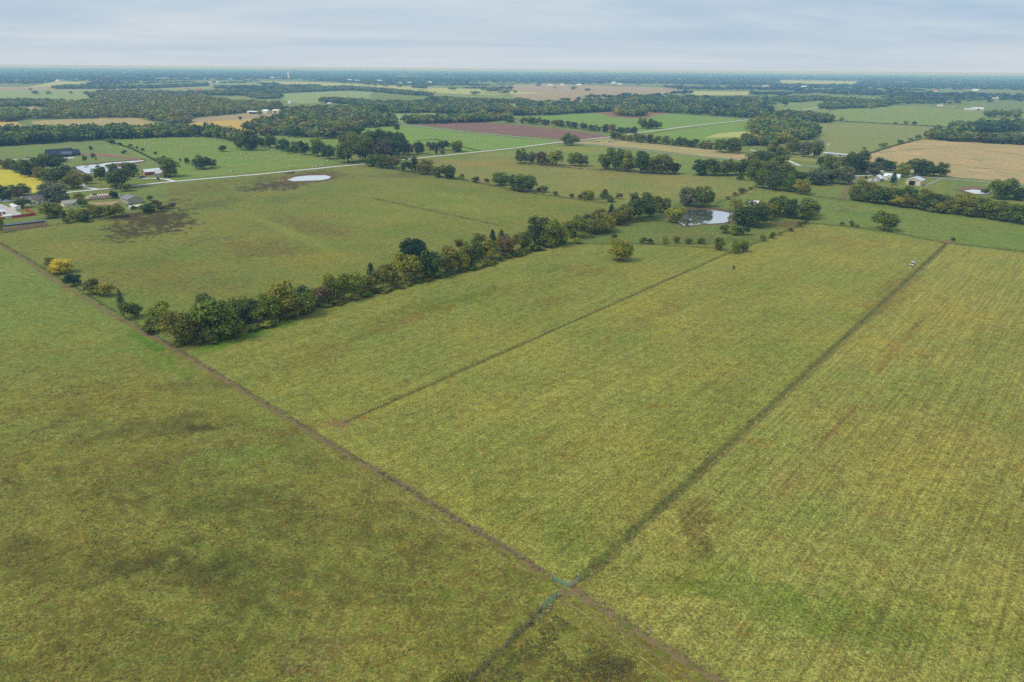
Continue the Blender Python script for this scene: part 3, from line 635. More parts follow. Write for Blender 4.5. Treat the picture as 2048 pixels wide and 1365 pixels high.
def row(where, specs, group, side='from the left'):
    """specs: (px, py_base, width_px, height_px, kind, colour)"""
    KK = {'r': 'round', 't': 'tall', 's': 'shrub', 'c': 'cedar', 'o': 'open'}
    specs = sorted(specs, key=lambda s: s[0]); n = len(specs); seen = {}
    for i, s in enumerate(specs):
        kind = KK[s[4]]; x, y, w_, h_ = tree_px(*s[:4])
        if n == 1: lab = f"{TW[s[5]]} {KW[kind]} {where}"
        else: lab = f"{TW[s[5]]} {KW[kind]}, {ordinal(i + 1)} from left {where}"
        put_tree(x, y, w_, h_, kind, s[5], lab, group)
def belt(where, pts, n, hm, wm, cols, group, ind=True, depth=0.0, kinds='rrt', seed=0):
    """n trees strung along a surveyed base line"""
    r = random.Random(seed + n); W = [G(*p) for p in pts]; seg = [np.linalg.norm(W[i + 1] - W[i]) for i in range(len(W) - 1)]; tot = sum(seg); L = []
    for k in range(n):
        d = (k + .5 + r.uniform(-.25, .25)) / n * tot; i = 0
        while i < len(seg) - 1 and d > seg[i]: d -= seg[i]; i += 1
        p = W[i] + (W[i + 1] - W[i]) * d / seg[i]; u = p / np.linalg.norm(p); ww = r.uniform(*wm); p = p + u * (ww * .3 + r.uniform(0, depth))
        L.append((p, ww, r.uniform(*hm), r.choice(cols), r.choice(kinds)))
    L.sort(key=lambda t: to_px(t[0][0], t[0][1])[0])
    for i, (p, ww, hh, c, kd) in enumerate(L):
        if ind:
            kind = {'r': 'round', 't': 'tall', 's': 'shrub', 'c': 'cedar', 'o': 'open'}[kd]
            put_tree(p[0], p[1], ww, hh, kind, c, f"{TW[c]} {KW[kind]}, {ordinal(i + 1)} from left {where}", group)
        else: MASS.append((p[0], p[1], ww, hh, c, 1))

# ------------------------------------------------------------------ trees: the ones that can be told apart
HG = 'trees of the long near hedgerow'
row('in the long near hedgerow', [
    (300, 670, 48, 34, 's', 'O'), (325, 652, 50, 48, 'r', 'Y'), (368, 692, 78, 78, 'r', 'O'), (440, 684, 104, 92, 'r', 'G'), (420, 650, 60, 62, 'r', 'D'), (478, 650, 60, 60, 'r', 'O'), (478, 680, 40, 48, 's', 'O'), (500, 655, 44, 58, 'r', 'D'),
    (530, 652, 62, 66, 'r', 'G'), (566, 636, 66, 76, 'r', 'Y'), (600, 622, 52, 60, 't', 'D'), (612, 634, 50, 56, 'r', 'G'), (585, 640, 50, 46, 'r', 'O'), (645, 614, 40, 44, 's', 'R'), (632, 606, 30, 36, 's', 'O'), (680, 606, 50, 58, 'r', 'G'), (665, 590, 40, 44, 'r', 'Y'), (712, 594, 44, 55, 'r', 'Y'),
    (740, 590, 40, 42, 's', 'O'), (743, 566, 20, 40, 'c', 'T'), (762, 582, 44, 46, 's', 'O'), (775, 562, 40, 36, 'r', 'O'), (812, 568, 64, 63, 'r', 'Y'), (836, 545, 66, 68, 't', 'T'), (858, 560, 52, 58, 'r', 'D'), (826, 520, 50, 44, 'r', 'T'), (785, 572, 30, 34, 's', 'O'), (722, 580, 34, 34, 's', 'O'),
    (893, 548, 52, 54, 'r', 'O'), (918, 543, 44, 50, 'r', 'Y'), (945, 533, 46, 50, 'r', 'G'), (925, 515, 40, 34, 'o', 'O'), (984, 522, 32, 46, 'r', 'Y'), (985, 492, 18, 32, 'c', 'T'), (966, 520, 32, 40, 's', 'G'), (1012, 514, 40, 44, 'r', 'R'), (1003, 494, 20, 34, 'c', 'D'), (962, 500, 36, 34, 'r', 'O'),
    (1042, 504, 40, 44, 'r', 'O'), (1075, 496, 56, 62, 'r', 'D'), (1098, 496, 44, 58, 'r', 'G'), (1120, 491, 32, 48, 'r', 'Y'), (1150, 478, 46, 44, 'r', 'G'), (1182, 470, 44, 36, 'r', 'O'), (1165, 462, 40, 34, 'r', 'G'), (1208, 466, 44, 38, 'r', 'Y'), (1196, 448, 40, 30, 'r', 'O'),
    (1232, 452, 40, 34, 'r', 'O'), (1250, 446, 34, 36, 'r', 'O'), (1276, 443, 54, 58, 'r', 'D'), (1300, 436, 34, 44, 'r', 'G'), (1320, 427, 34, 34, 'r', 'O'), (1222, 440, 18, 30, 'c', 'T'), (1334, 420, 22, 24, 's', 'O')], HG)
belt('in the undergrowth along the long near hedgerow', [(340, 696), (430, 690), (500, 668), (560, 648), (640, 620), (740, 595), (860, 562), (960, 538), (1060, 506), (1130, 490)], 40, (1.6, 4.2), (5, 8.5), 'OGGOY', 'undergrowth of the long near hedgerow', kinds='s', seed=8)
row('in the loose row by the diagonal fence', [(103, 540, 26, 24, 'r', 'O'), (127, 549, 42, 33, 'r', 'B'), (149, 574, 31, 28, 'r', 'T'), (192, 590, 42, 36, 's', 'O'), (212, 596, 40, 34, 's', 'Y'), (243, 612, 14, 34, 'c', 'W'), (271, 640, 46, 42, 's', 'O')], 'small trees by the diagonal fence')
row('standing alone in the middle field below the pond', [(1238, 524, 46, 50, 'r', 'Y')], None)
row('along the low hedge below the pond pasture', [(1094, 490, 16, 16, 's', 'G'), (1155, 489, 18, 15, 's', 'Y'), (1228, 482, 18, 16, 's', 'O'), (1285, 488, 18, 16, 's', 'G'), (1300, 488, 16, 10, 's', 'D'), (1328, 489, 18, 18, 's', 'Y'), (1352, 488, 16, 18, 's', 'O'), (1378, 490, 20, 9, 's', 'G'), (1402, 489, 24, 8, 's', 'G'), (1438, 502, 22, 28, 'r', 'G'), (1469, 508, 22, 26, 'r', 'Y'), (1487, 505, 20, 26, 'r', 'G')], 'shrubs of the low hedge')
row('along the fence climbing to the right of the pond pasture', [(1526, 484, 16, 16, 's', 'Y'), (1545, 478, 16, 16, 's', 'G'), (1580, 464, 12, 9, 's', 'R'), (1600, 455, 15, 15, 's', 'G'), (1612, 450, 12, 10, 's', 'R'), (1560, 472, 10, 8, 's', 'O')], 'shrubs of the climbing fence')
row('round the tree-reflecting pond', [(1351, 447, 40, 32, 'r', 'Y'), (1376, 414, 38, 38, 'r', 'W'), (1402, 415, 38, 42, 'r', 'G'), (1391, 418, 16, 22, 'o', 'W'), (1470, 424, 24, 28, 'r', 'Y'), (1482, 452, 40, 30, 'r', 'D'), (1504, 456, 58, 54, 'r', 'D'), (1528, 442, 40, 40, 'r', 'Y'), (1549, 436, 20, 34, 'r', 'O'),
     (1560, 432, 40, 38, 'r', 'D'), (1578, 438, 34, 38, 'r', 'D'), (1606, 440, 46, 40, 'r', 'G'), (1622, 432, 28, 30, 'r', 'D'), (1448, 467, 26, 16, 's', 'G'), (1468, 471, 30, 22, 's', 'G'), (1486, 471, 24, 22, 's', 'D'), (1332, 424, 14, 14, 's', 'O'), (1374, 454, 8, 10, 's', 'Y')], 'trees round the tree-reflecting pond')
row('standing alone on the fence beyond the centre field', [(1765, 463, 49, 40, 'r', 'G')], None)
row('on the fence left of the lone tree', [(1684, 452, 12, 7, 's', 'O'), (1702, 454, 13, 13, 's', 'G'), (1714, 456, 10, 6, 's', 'O'), (1906, 484, 10, 9, 's', 'R')], 'low shrubs on the far fence')
row('in the fence row between road and hedgerow', [
    (745, 334, 24, 22, 'r', 'G'), (765, 338, 26, 25, 'r', 'G'), (785, 338, 28, 25, 'r', 'O'), (758, 326, 24, 18, 'r', 'O'), (812, 344, 20, 24, 't', 'D'), (830, 346, 18, 27, 't', 'D'), (852, 350, 32, 29, 'r', 'O'), (880, 356, 28, 24, 'r', 'G'), (900, 359, 24, 25, 'r', 'D'),
    (925, 360, 16, 12, 's', 'Y'), (952, 366, 18, 12, 's', 'R'), (972, 367, 14, 10, 's', 'O'), (1000, 372, 30, 26, 'r', 'G'), (1028, 382, 32, 30, 'r', 'D'), (1050, 385, 40, 33, 'r', 'G'), (1090, 386, 20, 11, 's', 'O'), (1078, 384, 10, 9, 's', 'O'), (1112, 391, 14, 9, 's', 'O'),
    (1175, 401, 25, 20, 'r', 'Y'), (1161, 398, 14, 9, 's', 'R'), (1209, 399, 20, 19, 'c', 'D'), (1218, 406, 24, 14, 's', 'G'), (1239, 399, 14, 12, 's', 'R'), (1143, 396, 12, 7, 's', 'O')], 'trees of the fence row')
row('in the scattered row behind the olive pasture', [
    (1041, 327, 20, 26, 'r', 'G'), (1060, 328, 20, 22, 'r', 'W'), (1082, 331, 20, 24, 'r', 'R'), (1112, 332, 28, 28, 'r', 'Y'), (1102, 331, 18, 18, 'r', 'G'), (1092, 331, 16, 9, 's', 'G'), (1148, 333, 24, 25, 'r', 'G'), (1164, 334, 24, 24, 'r', 'O'),
    (1212, 340, 28, 30, 'r', 'G'), (1230, 342, 38, 42, 'r', 'G'), (1256, 345, 32, 38, 'r', 'Y'), (1280, 347, 32, 38, 'r', 'D'), (1300, 348, 28, 30, 'r', 'O'), (1322, 350, 36, 36, 'r', 'O'), (1350, 350, 34, 17, 's', 'D'), (1310, 348, 26, 22, 's', 'G'),
    (1400, 352, 34, 28, 'r', 'D'), (1430, 353, 36, 30, 'r', 'G'), (1455, 352, 30, 30, 'r', 'O'), (1478, 350, 28, 28, 'r', 'D'), (1480, 361, 12, 14, 'c', 'D')], 'trees of the scattered row')
row('in the thick clump left of the right-hand farm', [
    (1502, 345, 30, 34, 'r', 'O'), (1520, 335, 36, 30, 'r', 'G'), (1545, 338, 34, 32, 'r', 'D'), (1510, 362, 32, 38, 'r', 'G'), (1532, 358, 36, 38, 'r', 'O'), (1557, 352, 36, 36, 'r', 'G'), (1525, 378, 34, 34, 'r', 'G'), (1550, 382, 38, 36, 'r', 'D'), (1576, 384, 34, 34, 'r', 'G'),
    (1595, 370, 28, 24, 'r', 'D'), (1604, 390, 32, 29, 'r', 'Y'), (1575, 362, 34, 30, 'r', 'O'), (1590, 386, 22, 24, 'r', 'G')], 'trees of the thick clump')
row('on the short fence right of the pond', [(1482, 388, 16, 13, 's', 'G'), (1470, 393, 10, 8, 's', 'O'), (1455, 400, 10, 7, 's', 'O'), (1500, 380, 9, 6, 's', 'O')], 'shrubs right of the pond')
row('sheltering the right-hand farmyard', [
    (1636, 371, 46, 30, 'r', 'W'), (1656, 352, 34, 34, 'r', 'G'), (1648, 340, 24, 28, 'r', 'D'), (1688, 370, 32, 34, 'r', 'W'), (1666, 368, 30, 26, 'r', 'G'), (1712, 350, 38, 42, 'r', 'D'), (1692, 340, 28, 28, 'r', 'O'), (1731, 350, 20, 24, 'r', 'D'), (1748, 352, 26, 24, 'r', 'W'),
    (1762, 342, 28, 22, 'r', 'D'), (1780, 342, 26, 18, 'r', 'G'), (1804, 356, 22, 26, 'r', 'Y'), (1786, 366, 12, 19, 'c', 'T'), (1827, 352, 32, 32, 'r', 'D'), (1850, 354, 30, 28, 'r', 'D'), (1881, 354, 24, 26, 'r', 'D'), (1866, 352, 20, 20, 'r', 'G')], 'trees of the farmyard')
row('rising behind the right hedgerow at the paddock', [(2003, 400, 46, 38, 'r', 'G'), (2036, 402, 34, 26, 'r', 'D'), (1968, 388, 14, 10, 'r', 'G')], 'trees at the paddock')
for part_, pts_, n_, hm_, wm_ in (('front rank', [(1700, 401), (1760, 409), (1830, 419), (1900, 429), (1980, 440), (2060, 452)], 20, (10.5, 14), (12, 17)), ('rear rank', [(1705, 393), (1800, 402), (1900, 417), (2070, 440)], 13, (10, 14), (12, 17))):
    belt(f'in the {part_} of the dense right-hand hedgerow', pts_, n_, hm_, wm_, 'GGOODOYR', 'trees of the dense right-hand hedgerow', seed=len(part_))
row('between the yellow crop and the houses at left', [
    (-8, 338, 22, 20, 'r', 'O'), (20, 339, 26, 18, 'r', 'O'), (42, 346, 26, 24, 'r', 'G'), (60, 355, 28, 30, 'r', 'D'), (82, 342, 30, 30, 'r', 'G'), (116, 340, 36, 28, 'r', 'D'), (80, 361, 20, 24, 'r', 'O'), (101, 367, 28, 26, 'r', 'G'), (130, 364, 36, 28, 'r', 'D'), (145, 378, 40, 30, 'r', 'O'), (72, 350, 22, 22, 'r', 'O')], 'trees by the yellow crop')
row('around the red barn and roadside at left', [(175, 369, 18, 20, 'r', 'O'), (200, 361, 24, 27, 'r', 'G'), (246, 377, 52, 46, 'r', 'D'), (268, 355, 20, 24, 'r', 'D'), (234, 379, 18, 12, 's', 'G'), (252, 384, 26, 13, 's', 'O'), (339, 355, 36, 35, 'r', 'G'), (333, 356, 16, 16, 's', 'Y'), (317, 362, 6, 7, 's', 'G')], 'trees by the red barn')
row('shading the white houses at left', [(-2, 400, 26, 30, 'r', 'D'), (14, 402, 30, 27, 'r', 'D'), (40, 394, 36, 24, 'r', 'D'), (38, 402, 26, 22, 'o', 'R'), (46, 417, 24, 20, 'r', 'D'), (110, 404, 50, 36, 'r', 'W'), (126, 406, 22, 22, 'r', 'W'), (160, 406, 22, 18, 'r', 'Y'), (165, 415, 22, 13, 's', 'G'), (190, 398, 12, 10, 's', 'R'), (228, 398, 15, 15, 'r', 'T')], 'trees by the white houses')
row('in the hedge in front of the houses at left', [(4, 466, 14, 34, 'r', 'Y'), (88, 424, 22, 16, 's', 'Y'), (104, 438, 38, 29, 'r', 'O'), (130, 440, 22, 20, 's', 'D'), (122, 426, 20, 14, 's', 'G'), (154, 444, 28, 26, 'r', 'Y'), (172, 440, 26, 22, 's', 'G'), (188, 436, 28, 24, 'r', 'Y'), (208, 432, 24, 20, 's', 'G'), (232, 436, 36, 29, 'r', 'O'), (170, 446, 24, 16, 's', 'D'), (136, 448, 18, 10, 's', 'G'), (268, 421, 10, 9, 's', 'D'), (299, 427, 30, 19, 'r', 'D'),
     (283, 420, 14, 9, 's', 'R'), (316, 414, 20, 12, 's', 'R'), (345, 418, 16, 14, 's', 'W'), (322, 424, 18, 10, 's', 'R'), (302, 402, 14, 10, 's', 'G'), (332, 420, 14, 9, 's', 'O')], 'bushes before the houses')
row('dotted over the hay meadow and lawns at left', [(183, 302, 6, 9, 'r', 'D'), (172, 325, 10, 12, 's', 'G'), (187, 317, 8, 10, 'r', 'G'), (192, 322, 4, 5, 's', 'G'), (224, 289, 13, 9, 's', 'D'), (242, 292, 8, 6, 's', 'D'), (247, 308, 10, 5, 's', 'D'), (262, 295, 8, 6, 's', 'O'), (275, 298, 6, 5, 's', 'D'), (286, 303, 7, 6, 's', 'D'), (373, 329, 14, 12, 's', 'D'), (361, 324, 6, 6, 's', 'O'), (405, 340, 28, 26, 'r', 'D'), (424, 336, 18, 18, 'r', 'G'), (446, 304, 18, 13, 's', 'G'), (312, 310, 8, 6, 's', 'G'), (326, 318, 8, 6, 's', 'G')], 'bushes of the hay meadow')
row('in the tree row along the hay meadow', [(483, 300, 20, 24, 'r', 'G'), (500, 302, 34, 34, 'r', 'D'), (522, 295, 16, 17, 'r', 'D'), (541, 297, 22, 26, 'r', 'G'), (569, 304, 22, 23, 'r', 'D'), (590, 307, 20, 20, 'r', 'G'), (609, 311, 22, 25, 'r', 'D'), (636, 314, 28, 34, 'r', 'G'), (660, 319, 26, 27, 'r', 'D'), (556, 300, 14, 10, 's', 'G'), (580, 308, 16, 12, 's', 'G')], 'trees of the meadow row')
row('in the big grove by the road bend', [(697, 328, 46, 52, 'r', 'G'), (694, 278, 48, 30, 'r', 'O'), (712, 282, 30, 28, 'r', 'D'), (732, 322, 36, 46, 'r', 'G'), (762, 322, 40, 38, 'r', 'R'), (752, 300, 36, 36, 'r', 'D'), (784, 318, 36, 44, 't', 'D'), (798, 312, 34, 54, 't', 'D'), (776, 292, 30, 26, 'r', 'G'), (710, 308, 36, 38, 'r', 'O'), (740, 288, 30, 22, 'r', 'G'),
     (820, 311, 22, 22, 'r', 'R'), (838, 309, 20, 22, 'r', 'D'), (862, 301, 20, 16, 'r', 'W'), (875, 300, 16, 14, 'r', 'G'), (888, 301, 18, 18, 'r', 'D'), (915, 305, 25, 20, 'r', 'G'), (885, 310, 10, 9, 's', 'G'), (873, 310, 7, 9, 's', 'D')], 'trees of the roadside grove')
row('standing alone at the crossroads', [(1141, 292, 28, 22, 'r', 'G')], None)
row('in the clump left of the grey sheds', [(1548, 308, 26, 24, 'r', 'O'), (1585, 310, 28, 31, 'r', 'O'), (1565, 314, 24, 17, 'r', 'Y'), (1608, 315, 20, 28, 'r', 'W'), (1626, 317, 26, 32, 'r', 'G'), (1600, 303, 20, 16, 'r', 'G')], 'trees by the grey sheds')
belt('in the belt behind the dry pasture', [(1224, 279), (1280, 286), (1370, 294), (1425, 300)], 15, (9, 15), (11, 17), 'GGODDGY', 'trees behind the cattle pasture', seed=3)
row('at the end of the belt behind the cattle pasture', [(1443, 306, 30, 26, 'r', 'G'), (1466, 308, 30, 28, 'r', 'G')], 'trees behind the cattle pasture end')
belt('in the belt beyond the ploughed field', [(1000, 245), (1090, 251), (1150, 258), (1232, 268), (1268, 265)], 17, (10, 16), (14, 20), 'GGODDO', 'trees beyond the ploughed field', seed=5)
row('in the clump behind the far straight road', [(1284, 258, 18, 20, 'r', 'G'), (1298, 259, 18, 18, 'r', 'D'), (1313, 258, 18, 14, 'r', 'G'), (1268, 268, 14, 12, 'r', 'D')], 'trees behind the far road')

# ------------------------------------------------------------------ trees: woods that read as one mass
def wood(poly, spacing, hm, wm, cols, seed=0):
    W = np.array([G(*p) for p in poly]); r = np.random.default_rng(seed + len(poly)); lo = W.min(0); hi = W.max(0)
    xs = np.arange(lo[0], hi[0], spacing); ys = np.arange(lo[1], hi[1], spacing)
    X, Y = [q.ravel() for q in np.meshgrid(xs, ys)]
    X = X + r.uniform(-.45, .45, len(X)) * spacing; Y = Y + r.uniform(-.45, .45, len(X)) * spacing
    k = inpoly(X, Y, [tuple(q) for q in W]); X, Y = X[k], Y[k]
    for x, y in zip(X, Y):
        k_ = r.uniform(.62, 1.3); MASS.append((x, y, r.uniform(*wm) * k_, r.uniform(*hm) * (.5 + .5 * k_), cols[r.integers(len(cols))], 1))
wood([(-160, 302), (0, 294), (200, 280), (400, 274), (440, 279), (490, 287), (500, 281), (420, 268), (330, 268), (250, 267), (120, 269), (0, 273), (-160, 280)], 10, (11, 17), (12, 17), 'DDGGDTO', 1)
wood([(48, 240), (120, 239), (270, 236), (310, 243), (345, 250), (378, 249), (384, 236), (480, 228), (565, 222), (560, 214), (470, 209), (420, 203), (300, 200), (190, 202), (200, 212), (90, 214), (110, 228)], 16, (8, 18), (12, 20), 'OGOWOGO', 2)
wood([(-120, 244), (20, 245), (50, 240), (55, 228), (-120, 232)], 12, (10, 15), (12, 18), 'DGGO', 3)
wood([(-120, 218), (70, 214), (140, 210), (60, 206), (-120, 208)], 14, (10, 15), (14, 20), 'DGGW', 4)
wood([(490, 266), (520, 271), (600, 276), (660, 279), (675, 268), (720, 257), (792, 253), (790, 244), (740, 232), (690, 234), (600, 238), (560, 245), (500, 256)], 12, (9, 18), (11, 19), 'GGODDRO', 5)
wood([(560, 236), (600, 234), (700, 228), (740, 228), (730, 218), (690, 220), (600, 224), (570, 228)], 14, (11, 16), (14, 20), 'GDDO', 6)
wood([(806, 249), (880, 248), (960, 245), (1020, 241), (1020, 236), (960, 239), (880, 242), (810, 243)], 11, (11, 16), (13, 18), 'GDDO', 7)
wood([(720, 222), (780, 228), (860, 226), (930, 230), (1010, 227), (1024, 218), (960, 212), (880, 208), (800, 210), (740, 211)], 15, (10, 16), (15, 21), 'GDDO', 8)
wood([(1020, 232), (1105, 231), (1230, 223), (1225, 217), (1120, 222), (1030, 224)], 12, (11, 16), (14, 19), 'GDDO', 9)
wood([(1010, 216), (1060, 212), (1125, 212), (1180, 212), (1240, 202), (1500, 202), (1545, 225), (1530, 240), (1480, 236), (1400, 231), (1290, 225), (1230, 220), (1120, 222), (1110, 216)], 17, (8, 18), (13, 22), 'GDDTO', 10)
wood([(1232, 232), (1262, 234), (1290, 233), (1290, 226), (1250, 224), (1230, 226)], 12, (12, 17), (14, 19), 'GDO', 11)
wood([(1480, 292), (1540, 294), (1560, 288), (1632, 278), (1638, 268), (1620, 258), (1580, 248), (1536, 244), (1500, 250), (1500, 264), (1545, 268), (1505, 282)], 11, (10, 17), (12, 18), 'GDDOG', 12)
wood([(1550, 238), (1600, 246), (1660, 247), (1665, 240), (1600, 234), (1560, 230)], 13, (10, 16), (13, 18), 'GDDO', 13)
wood([(1850, 279), (1900, 283), (2200, 300), (2200, 291), (1900, 275), (1860, 272)], 11, (10, 14), (12, 17), 'GDDO', 14)
wood([(1892, 267), (1960, 267), (2180, 262), (2180, 252), (1990, 251), (1905, 257)], 13, (10, 15), (13, 18), 'GDDT', 15)
wood([(640, 206), (740, 212), (740, 206), (650, 201)], 15, (9, 14), (14, 20), 'DG', 16)
wood([(520, 186), (560, 188), (700, 181), (860, 194), (860, 190), (700, 176), (560, 181)], 18, (10, 15), (16, 24), 'DG', 17)
wood([(1540, 204), (1600, 206), (1640, 202), (1780, 212), (1780, 207), (1640, 197), (1560, 198)], 16, (9, 14), (14, 20), 'DG', 18)
wood([(1640, 220), (1690, 218), (1770, 215), (1770, 211), (1700, 211), (1640, 215)], 15, (9, 14), (14, 20), 'DG', 19)
wood([(1960, 238), (2030, 236), (2040, 232), (1975, 233)], 26, (14, 18), (16, 22), 'DG', 20)
wood([(105, 176), (130, 174), (300, 175), (415, 170), (415, 173), (300, 178), (110, 179)], 16, (9, 14), (14, 22), 'DGDT', 21)
wood([(190, 203), (300, 201), (430, 204), (405, 192), (330, 187), (232, 186), (180, 192)], 17, (9, 16), (14, 22), 'GODWO', 22)
wood([(395, 191), (485, 192), (520, 199), (562, 198), (562, 193), (500, 190), (480, 187), (400, 187)], 16, (9, 14), (14, 21), 'DGDG', 23)
wood([(430, 178), (520, 179), (640, 176), (640, 173), (520, 175), (430, 175)], 18, (9, 14), (16, 24), 'DGT', 24)
wood([(880, 205), (960, 207), (1060, 208), (1060, 204), (960, 203), (880, 201)], 16, (8, 14), (14, 21), 'DGDO', 25)
for x, y, ww, hh in [(72, 190, 12, 8), (98, 190, 10, 7), (142, 189, 7, 6), (175, 192, 12, 9), (200, 190, 14, 10), (213, 186, 12, 8), (62, 182, 6, 5), (765, 229, 20, 20), (520, 231, 12, 10), (481, 241, 8, 8), (1683, 243, 8, 8), (1790, 249, 7, 5), (1811, 250, 9, 8), (1828, 251, 9, 8), (1835, 279, 11, 9), (1765, 296, 16, 10), (1800, 288, 12, 8), (1820, 283, 10, 7), (1770, 292, 10, 6),
        (1728, 300, 8, 6), (1568, 213, 16, 14), (1595, 246, 14, 12), (1655, 216, 20, 14), (1740, 219, 12, 12), (1875, 262, 12, 12), (1985, 236, 12, 16), (2000, 237, 10, 18), (2014, 238, 10, 14), (2032, 239, 16, 18), (1030, 187, 8, 6), (1077, 174, 10, 6), (1110, 178, 5, 4), (1147, 181, 12, 8), (1175, 183, 12, 6), (870, 188, 5, 5), (735, 172, 20, 10), (750, 173, 10, 6), (770, 175, 14, 8), (800, 176, 14, 8), (840, 179, 30, 8),
        (1040, 206, 18, 10), (950, 190, 20, 8), (905, 182, 16, 8), (985, 187, 40, 12), (1010, 190, 30, 12), (590, 252, 30, 20), (690, 276, 20, 18), (656, 266, 24, 20)]:
    p = G(x, y); s = ppm(p); MASS.append((p[0], p[1], ww / s, hh / s, random.choice('DGGO'), 1))
rr_ = np.random.default_rng(77)
d = 2450.0
while d < 30000:
    dl = max(14, d * .0052); n = int(1.66 * d / dl); th = (np.arange(n) + rr_.uniform(-.4, .4, n)) / n * 1.66 - .83
    dd = d * (1 + rr_.uniform(-.02, .02, n)); X = dd * np.sin(th); Y = dd * np.cos(th); qx, qy = to_px(X, Y)
    keep = fbm(X / 900, Y / 420, 5, 4) < (.545 if d < 5600 else .66)
    if d < 5200: keep &= fbm(X / 260, Y / 260, 15, 3) < .63
    for poly in FAR_OPEN: keep &= ~inpoly(qx, qy, poly)
    for x, y in zip(X[keep], Y[keep]):
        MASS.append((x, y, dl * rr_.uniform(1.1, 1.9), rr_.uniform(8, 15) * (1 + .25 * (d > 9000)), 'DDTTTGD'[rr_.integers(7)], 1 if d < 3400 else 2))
    d *= 1.034
def mass_mesh():
    r = np.random.default_rng(5); protos = {1: [], 2: []}
    import bmesh
    for lv, sub, nl, sz in ((1, 1, 44, .16), (2, 1, 0, .2)):
        for k in range(8):
            bm = bmesh.new(); bmesh.ops.create_icosphere(bm, subdivisions=sub if lv == 1 else 1, radius=1.0)
            v = np.array([q.co[:] for q in bm.verts]); f = np.array([[q.index for q in fc.verts] for fc in bm.faces]); bm.free()
            off = 1 + r.uniform(-.30, .22, len(v)); v = v * off[:, None]
            v[:, 2] = np.where(v[:, 2] < -.4, -.4 - .55 * (-.4 - v[:, 2]), v[:, 2])
            V1 = v * np.array([.43, .43, .40]) * (1 if lv == 2 else .92) + np.array([0, 0, .52 if lv == 1 else .5]); V1[:, 2] = np.maximum(V1[:, 2], 0.0)
            F1 = f; tone = r.uniform(.7, 1.15, len(v))
            if nl:
                D_ = rand_dirs(r, nl); D_[:, 2] = np.abs(D_[:, 2] * 1.0) * np.where(r.random(nl) < .25, -1, 1)
                P_ = D_ * np.array([.45, .45, .43]) * r.uniform(.88, 1.1, nl)[:, None] + np.array([0, 0, .53])
                V2, I2 = rhombs(r, P_, D_, sz * r.uniform(.6, 1.1, nl), .3, .6); V2[:, 2] = np.maximum(V2[:, 2], .01)
                q = I2.reshape(-1, 4) + len(V1); F1 = np.vstack([f, q[:, [0, 1, 2]], q[:, [0, 2, 3]]]); V1 = np.vstack([V1, V2]); tone = np.concatenate([tone, np.repeat(r.uniform(.65, 1.6, nl), 4)])
            protos[lv].append((V1, F1, tone))
    VV = []; FF = []; CC = []; n0 = 0
    for (x, y, ww, hh, c, lv) in MASS:
        V1, F1, tone = protos[lv][r.integers(8)]; a = r.uniform(0, 6.28); ca, sa_ = math.cos(a), math.sin(a)
        vx = (V1[:, 0] * ca - V1[:, 1] * sa_) * ww * 1.15 + x; vy = (V1[:, 0] * sa_ + V1[:, 1] * ca) * ww * 1.15 + y
        VV.append(np.stack([vx, vy, V1[:, 2] * hh], 1)); FF.append(F1 + n0); n0 += len(V1)
        base = np.array(TC[c]) * r.uniform(.8, 1.25) * (1.0 if lv == 1 else .6) * np.array([r.uniform(.85, 1.2), 1, 1])  # farthest crowns carry unresolved self-shadow as a darker leaf colour
        CC.append(np.concatenate([base[None, :] * tone[:, None], np.ones((len(V1), 1))], 1))
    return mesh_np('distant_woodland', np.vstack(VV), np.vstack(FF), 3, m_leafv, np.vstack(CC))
print('mass trees', len(MASS), 'individual', n_tree[0])
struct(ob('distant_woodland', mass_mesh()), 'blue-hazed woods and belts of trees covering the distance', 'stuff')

# ------------------------------------------------------------------ fences, gates and their weeds
m_post = plain('steel_post', lin(96, 84, 74), .8, .2, 3); m_wood = plain('weathered_wood', lin(148, 138, 124), .9, .2, 3); m_wire = plain('wire', lin(120, 116, 110), .5, .1, 2, .6)
m_teal = plain('teal_paint', lin(40, 138, 134), .45, .12, 2.5, 0, .4, wear=lin(140, 176, 170)); m_galv = plain('galvanised', lin(176, 178, 182), .4, .12, 3, .7)
post_me = MB().tube((0, 0, -.1), (0, 0, 1.35), .045, .045, 5).mesh('post', m_post)
wpost_me = MB().tube((0, 0, -.1), (0, 0, 1.55), .11, .10, 7).mesh('post', m_wood)
WEED = []
def fence(label, pts, spacing=5.0, weeds=1.0, wide=.5, tall=.6, cols=None, name='wire_fence', mesh=None, verge=0):
    if verge: strip_ob('rank_verge', 'strip of rank weedy grass under the ' + label, pts, verge, m_verge, jit=verge * .16, step=.7, z=.010)
    W = [G(*p) for p in pts]; o = thing(name, label, 'fence', (W[0][0], W[0][1], 0)); o0 = W[0]; wv = MB()
    for i in range(len(W) - 1):
        a, b_ = W[i], W[i + 1]; L = np.linalg.norm(b_ - a); n = max(1, int(round(L / spacing)))
        for k in range(n + (i == len(W) - 2)):
            p = a + (b_ - a) * k / n; ob('post', mesh or (wpost_me if k % 8 == 0 else post_me), o, (p[0] - o0[0], p[1] - o0[1], 0))
        for z in (.45, .8, 1.15):
            wv.tube((a[0] - o0[0], a[1] - o0[1], z), (b_[0] - o0[0], b_[1] - o0[1], z), .008, .008, 3)
        if weeds: WEED.append((a, b_, weeds, wide, tall, cols))
    wv.build('wire', m_wire, o)
    return o
fence('barbed wire fence along the diagonal cattle path', [(0, 486), (350, 696), (640, 873), (1078, 1140)], 5, 2.5, .5, .5, 'RRDNB')
fence('short wire fence end next to the upper teal gate', [(1086, 1146), (1104, 1157)], 2.4, .8, .3, .5, 'RO')
fence('wire fence continuing from the gate corner to the lower right', [(1166, 1186), (1300, 1268), (1470, 1376)], 5, 1.6, .6, .6, 'RRNOB')
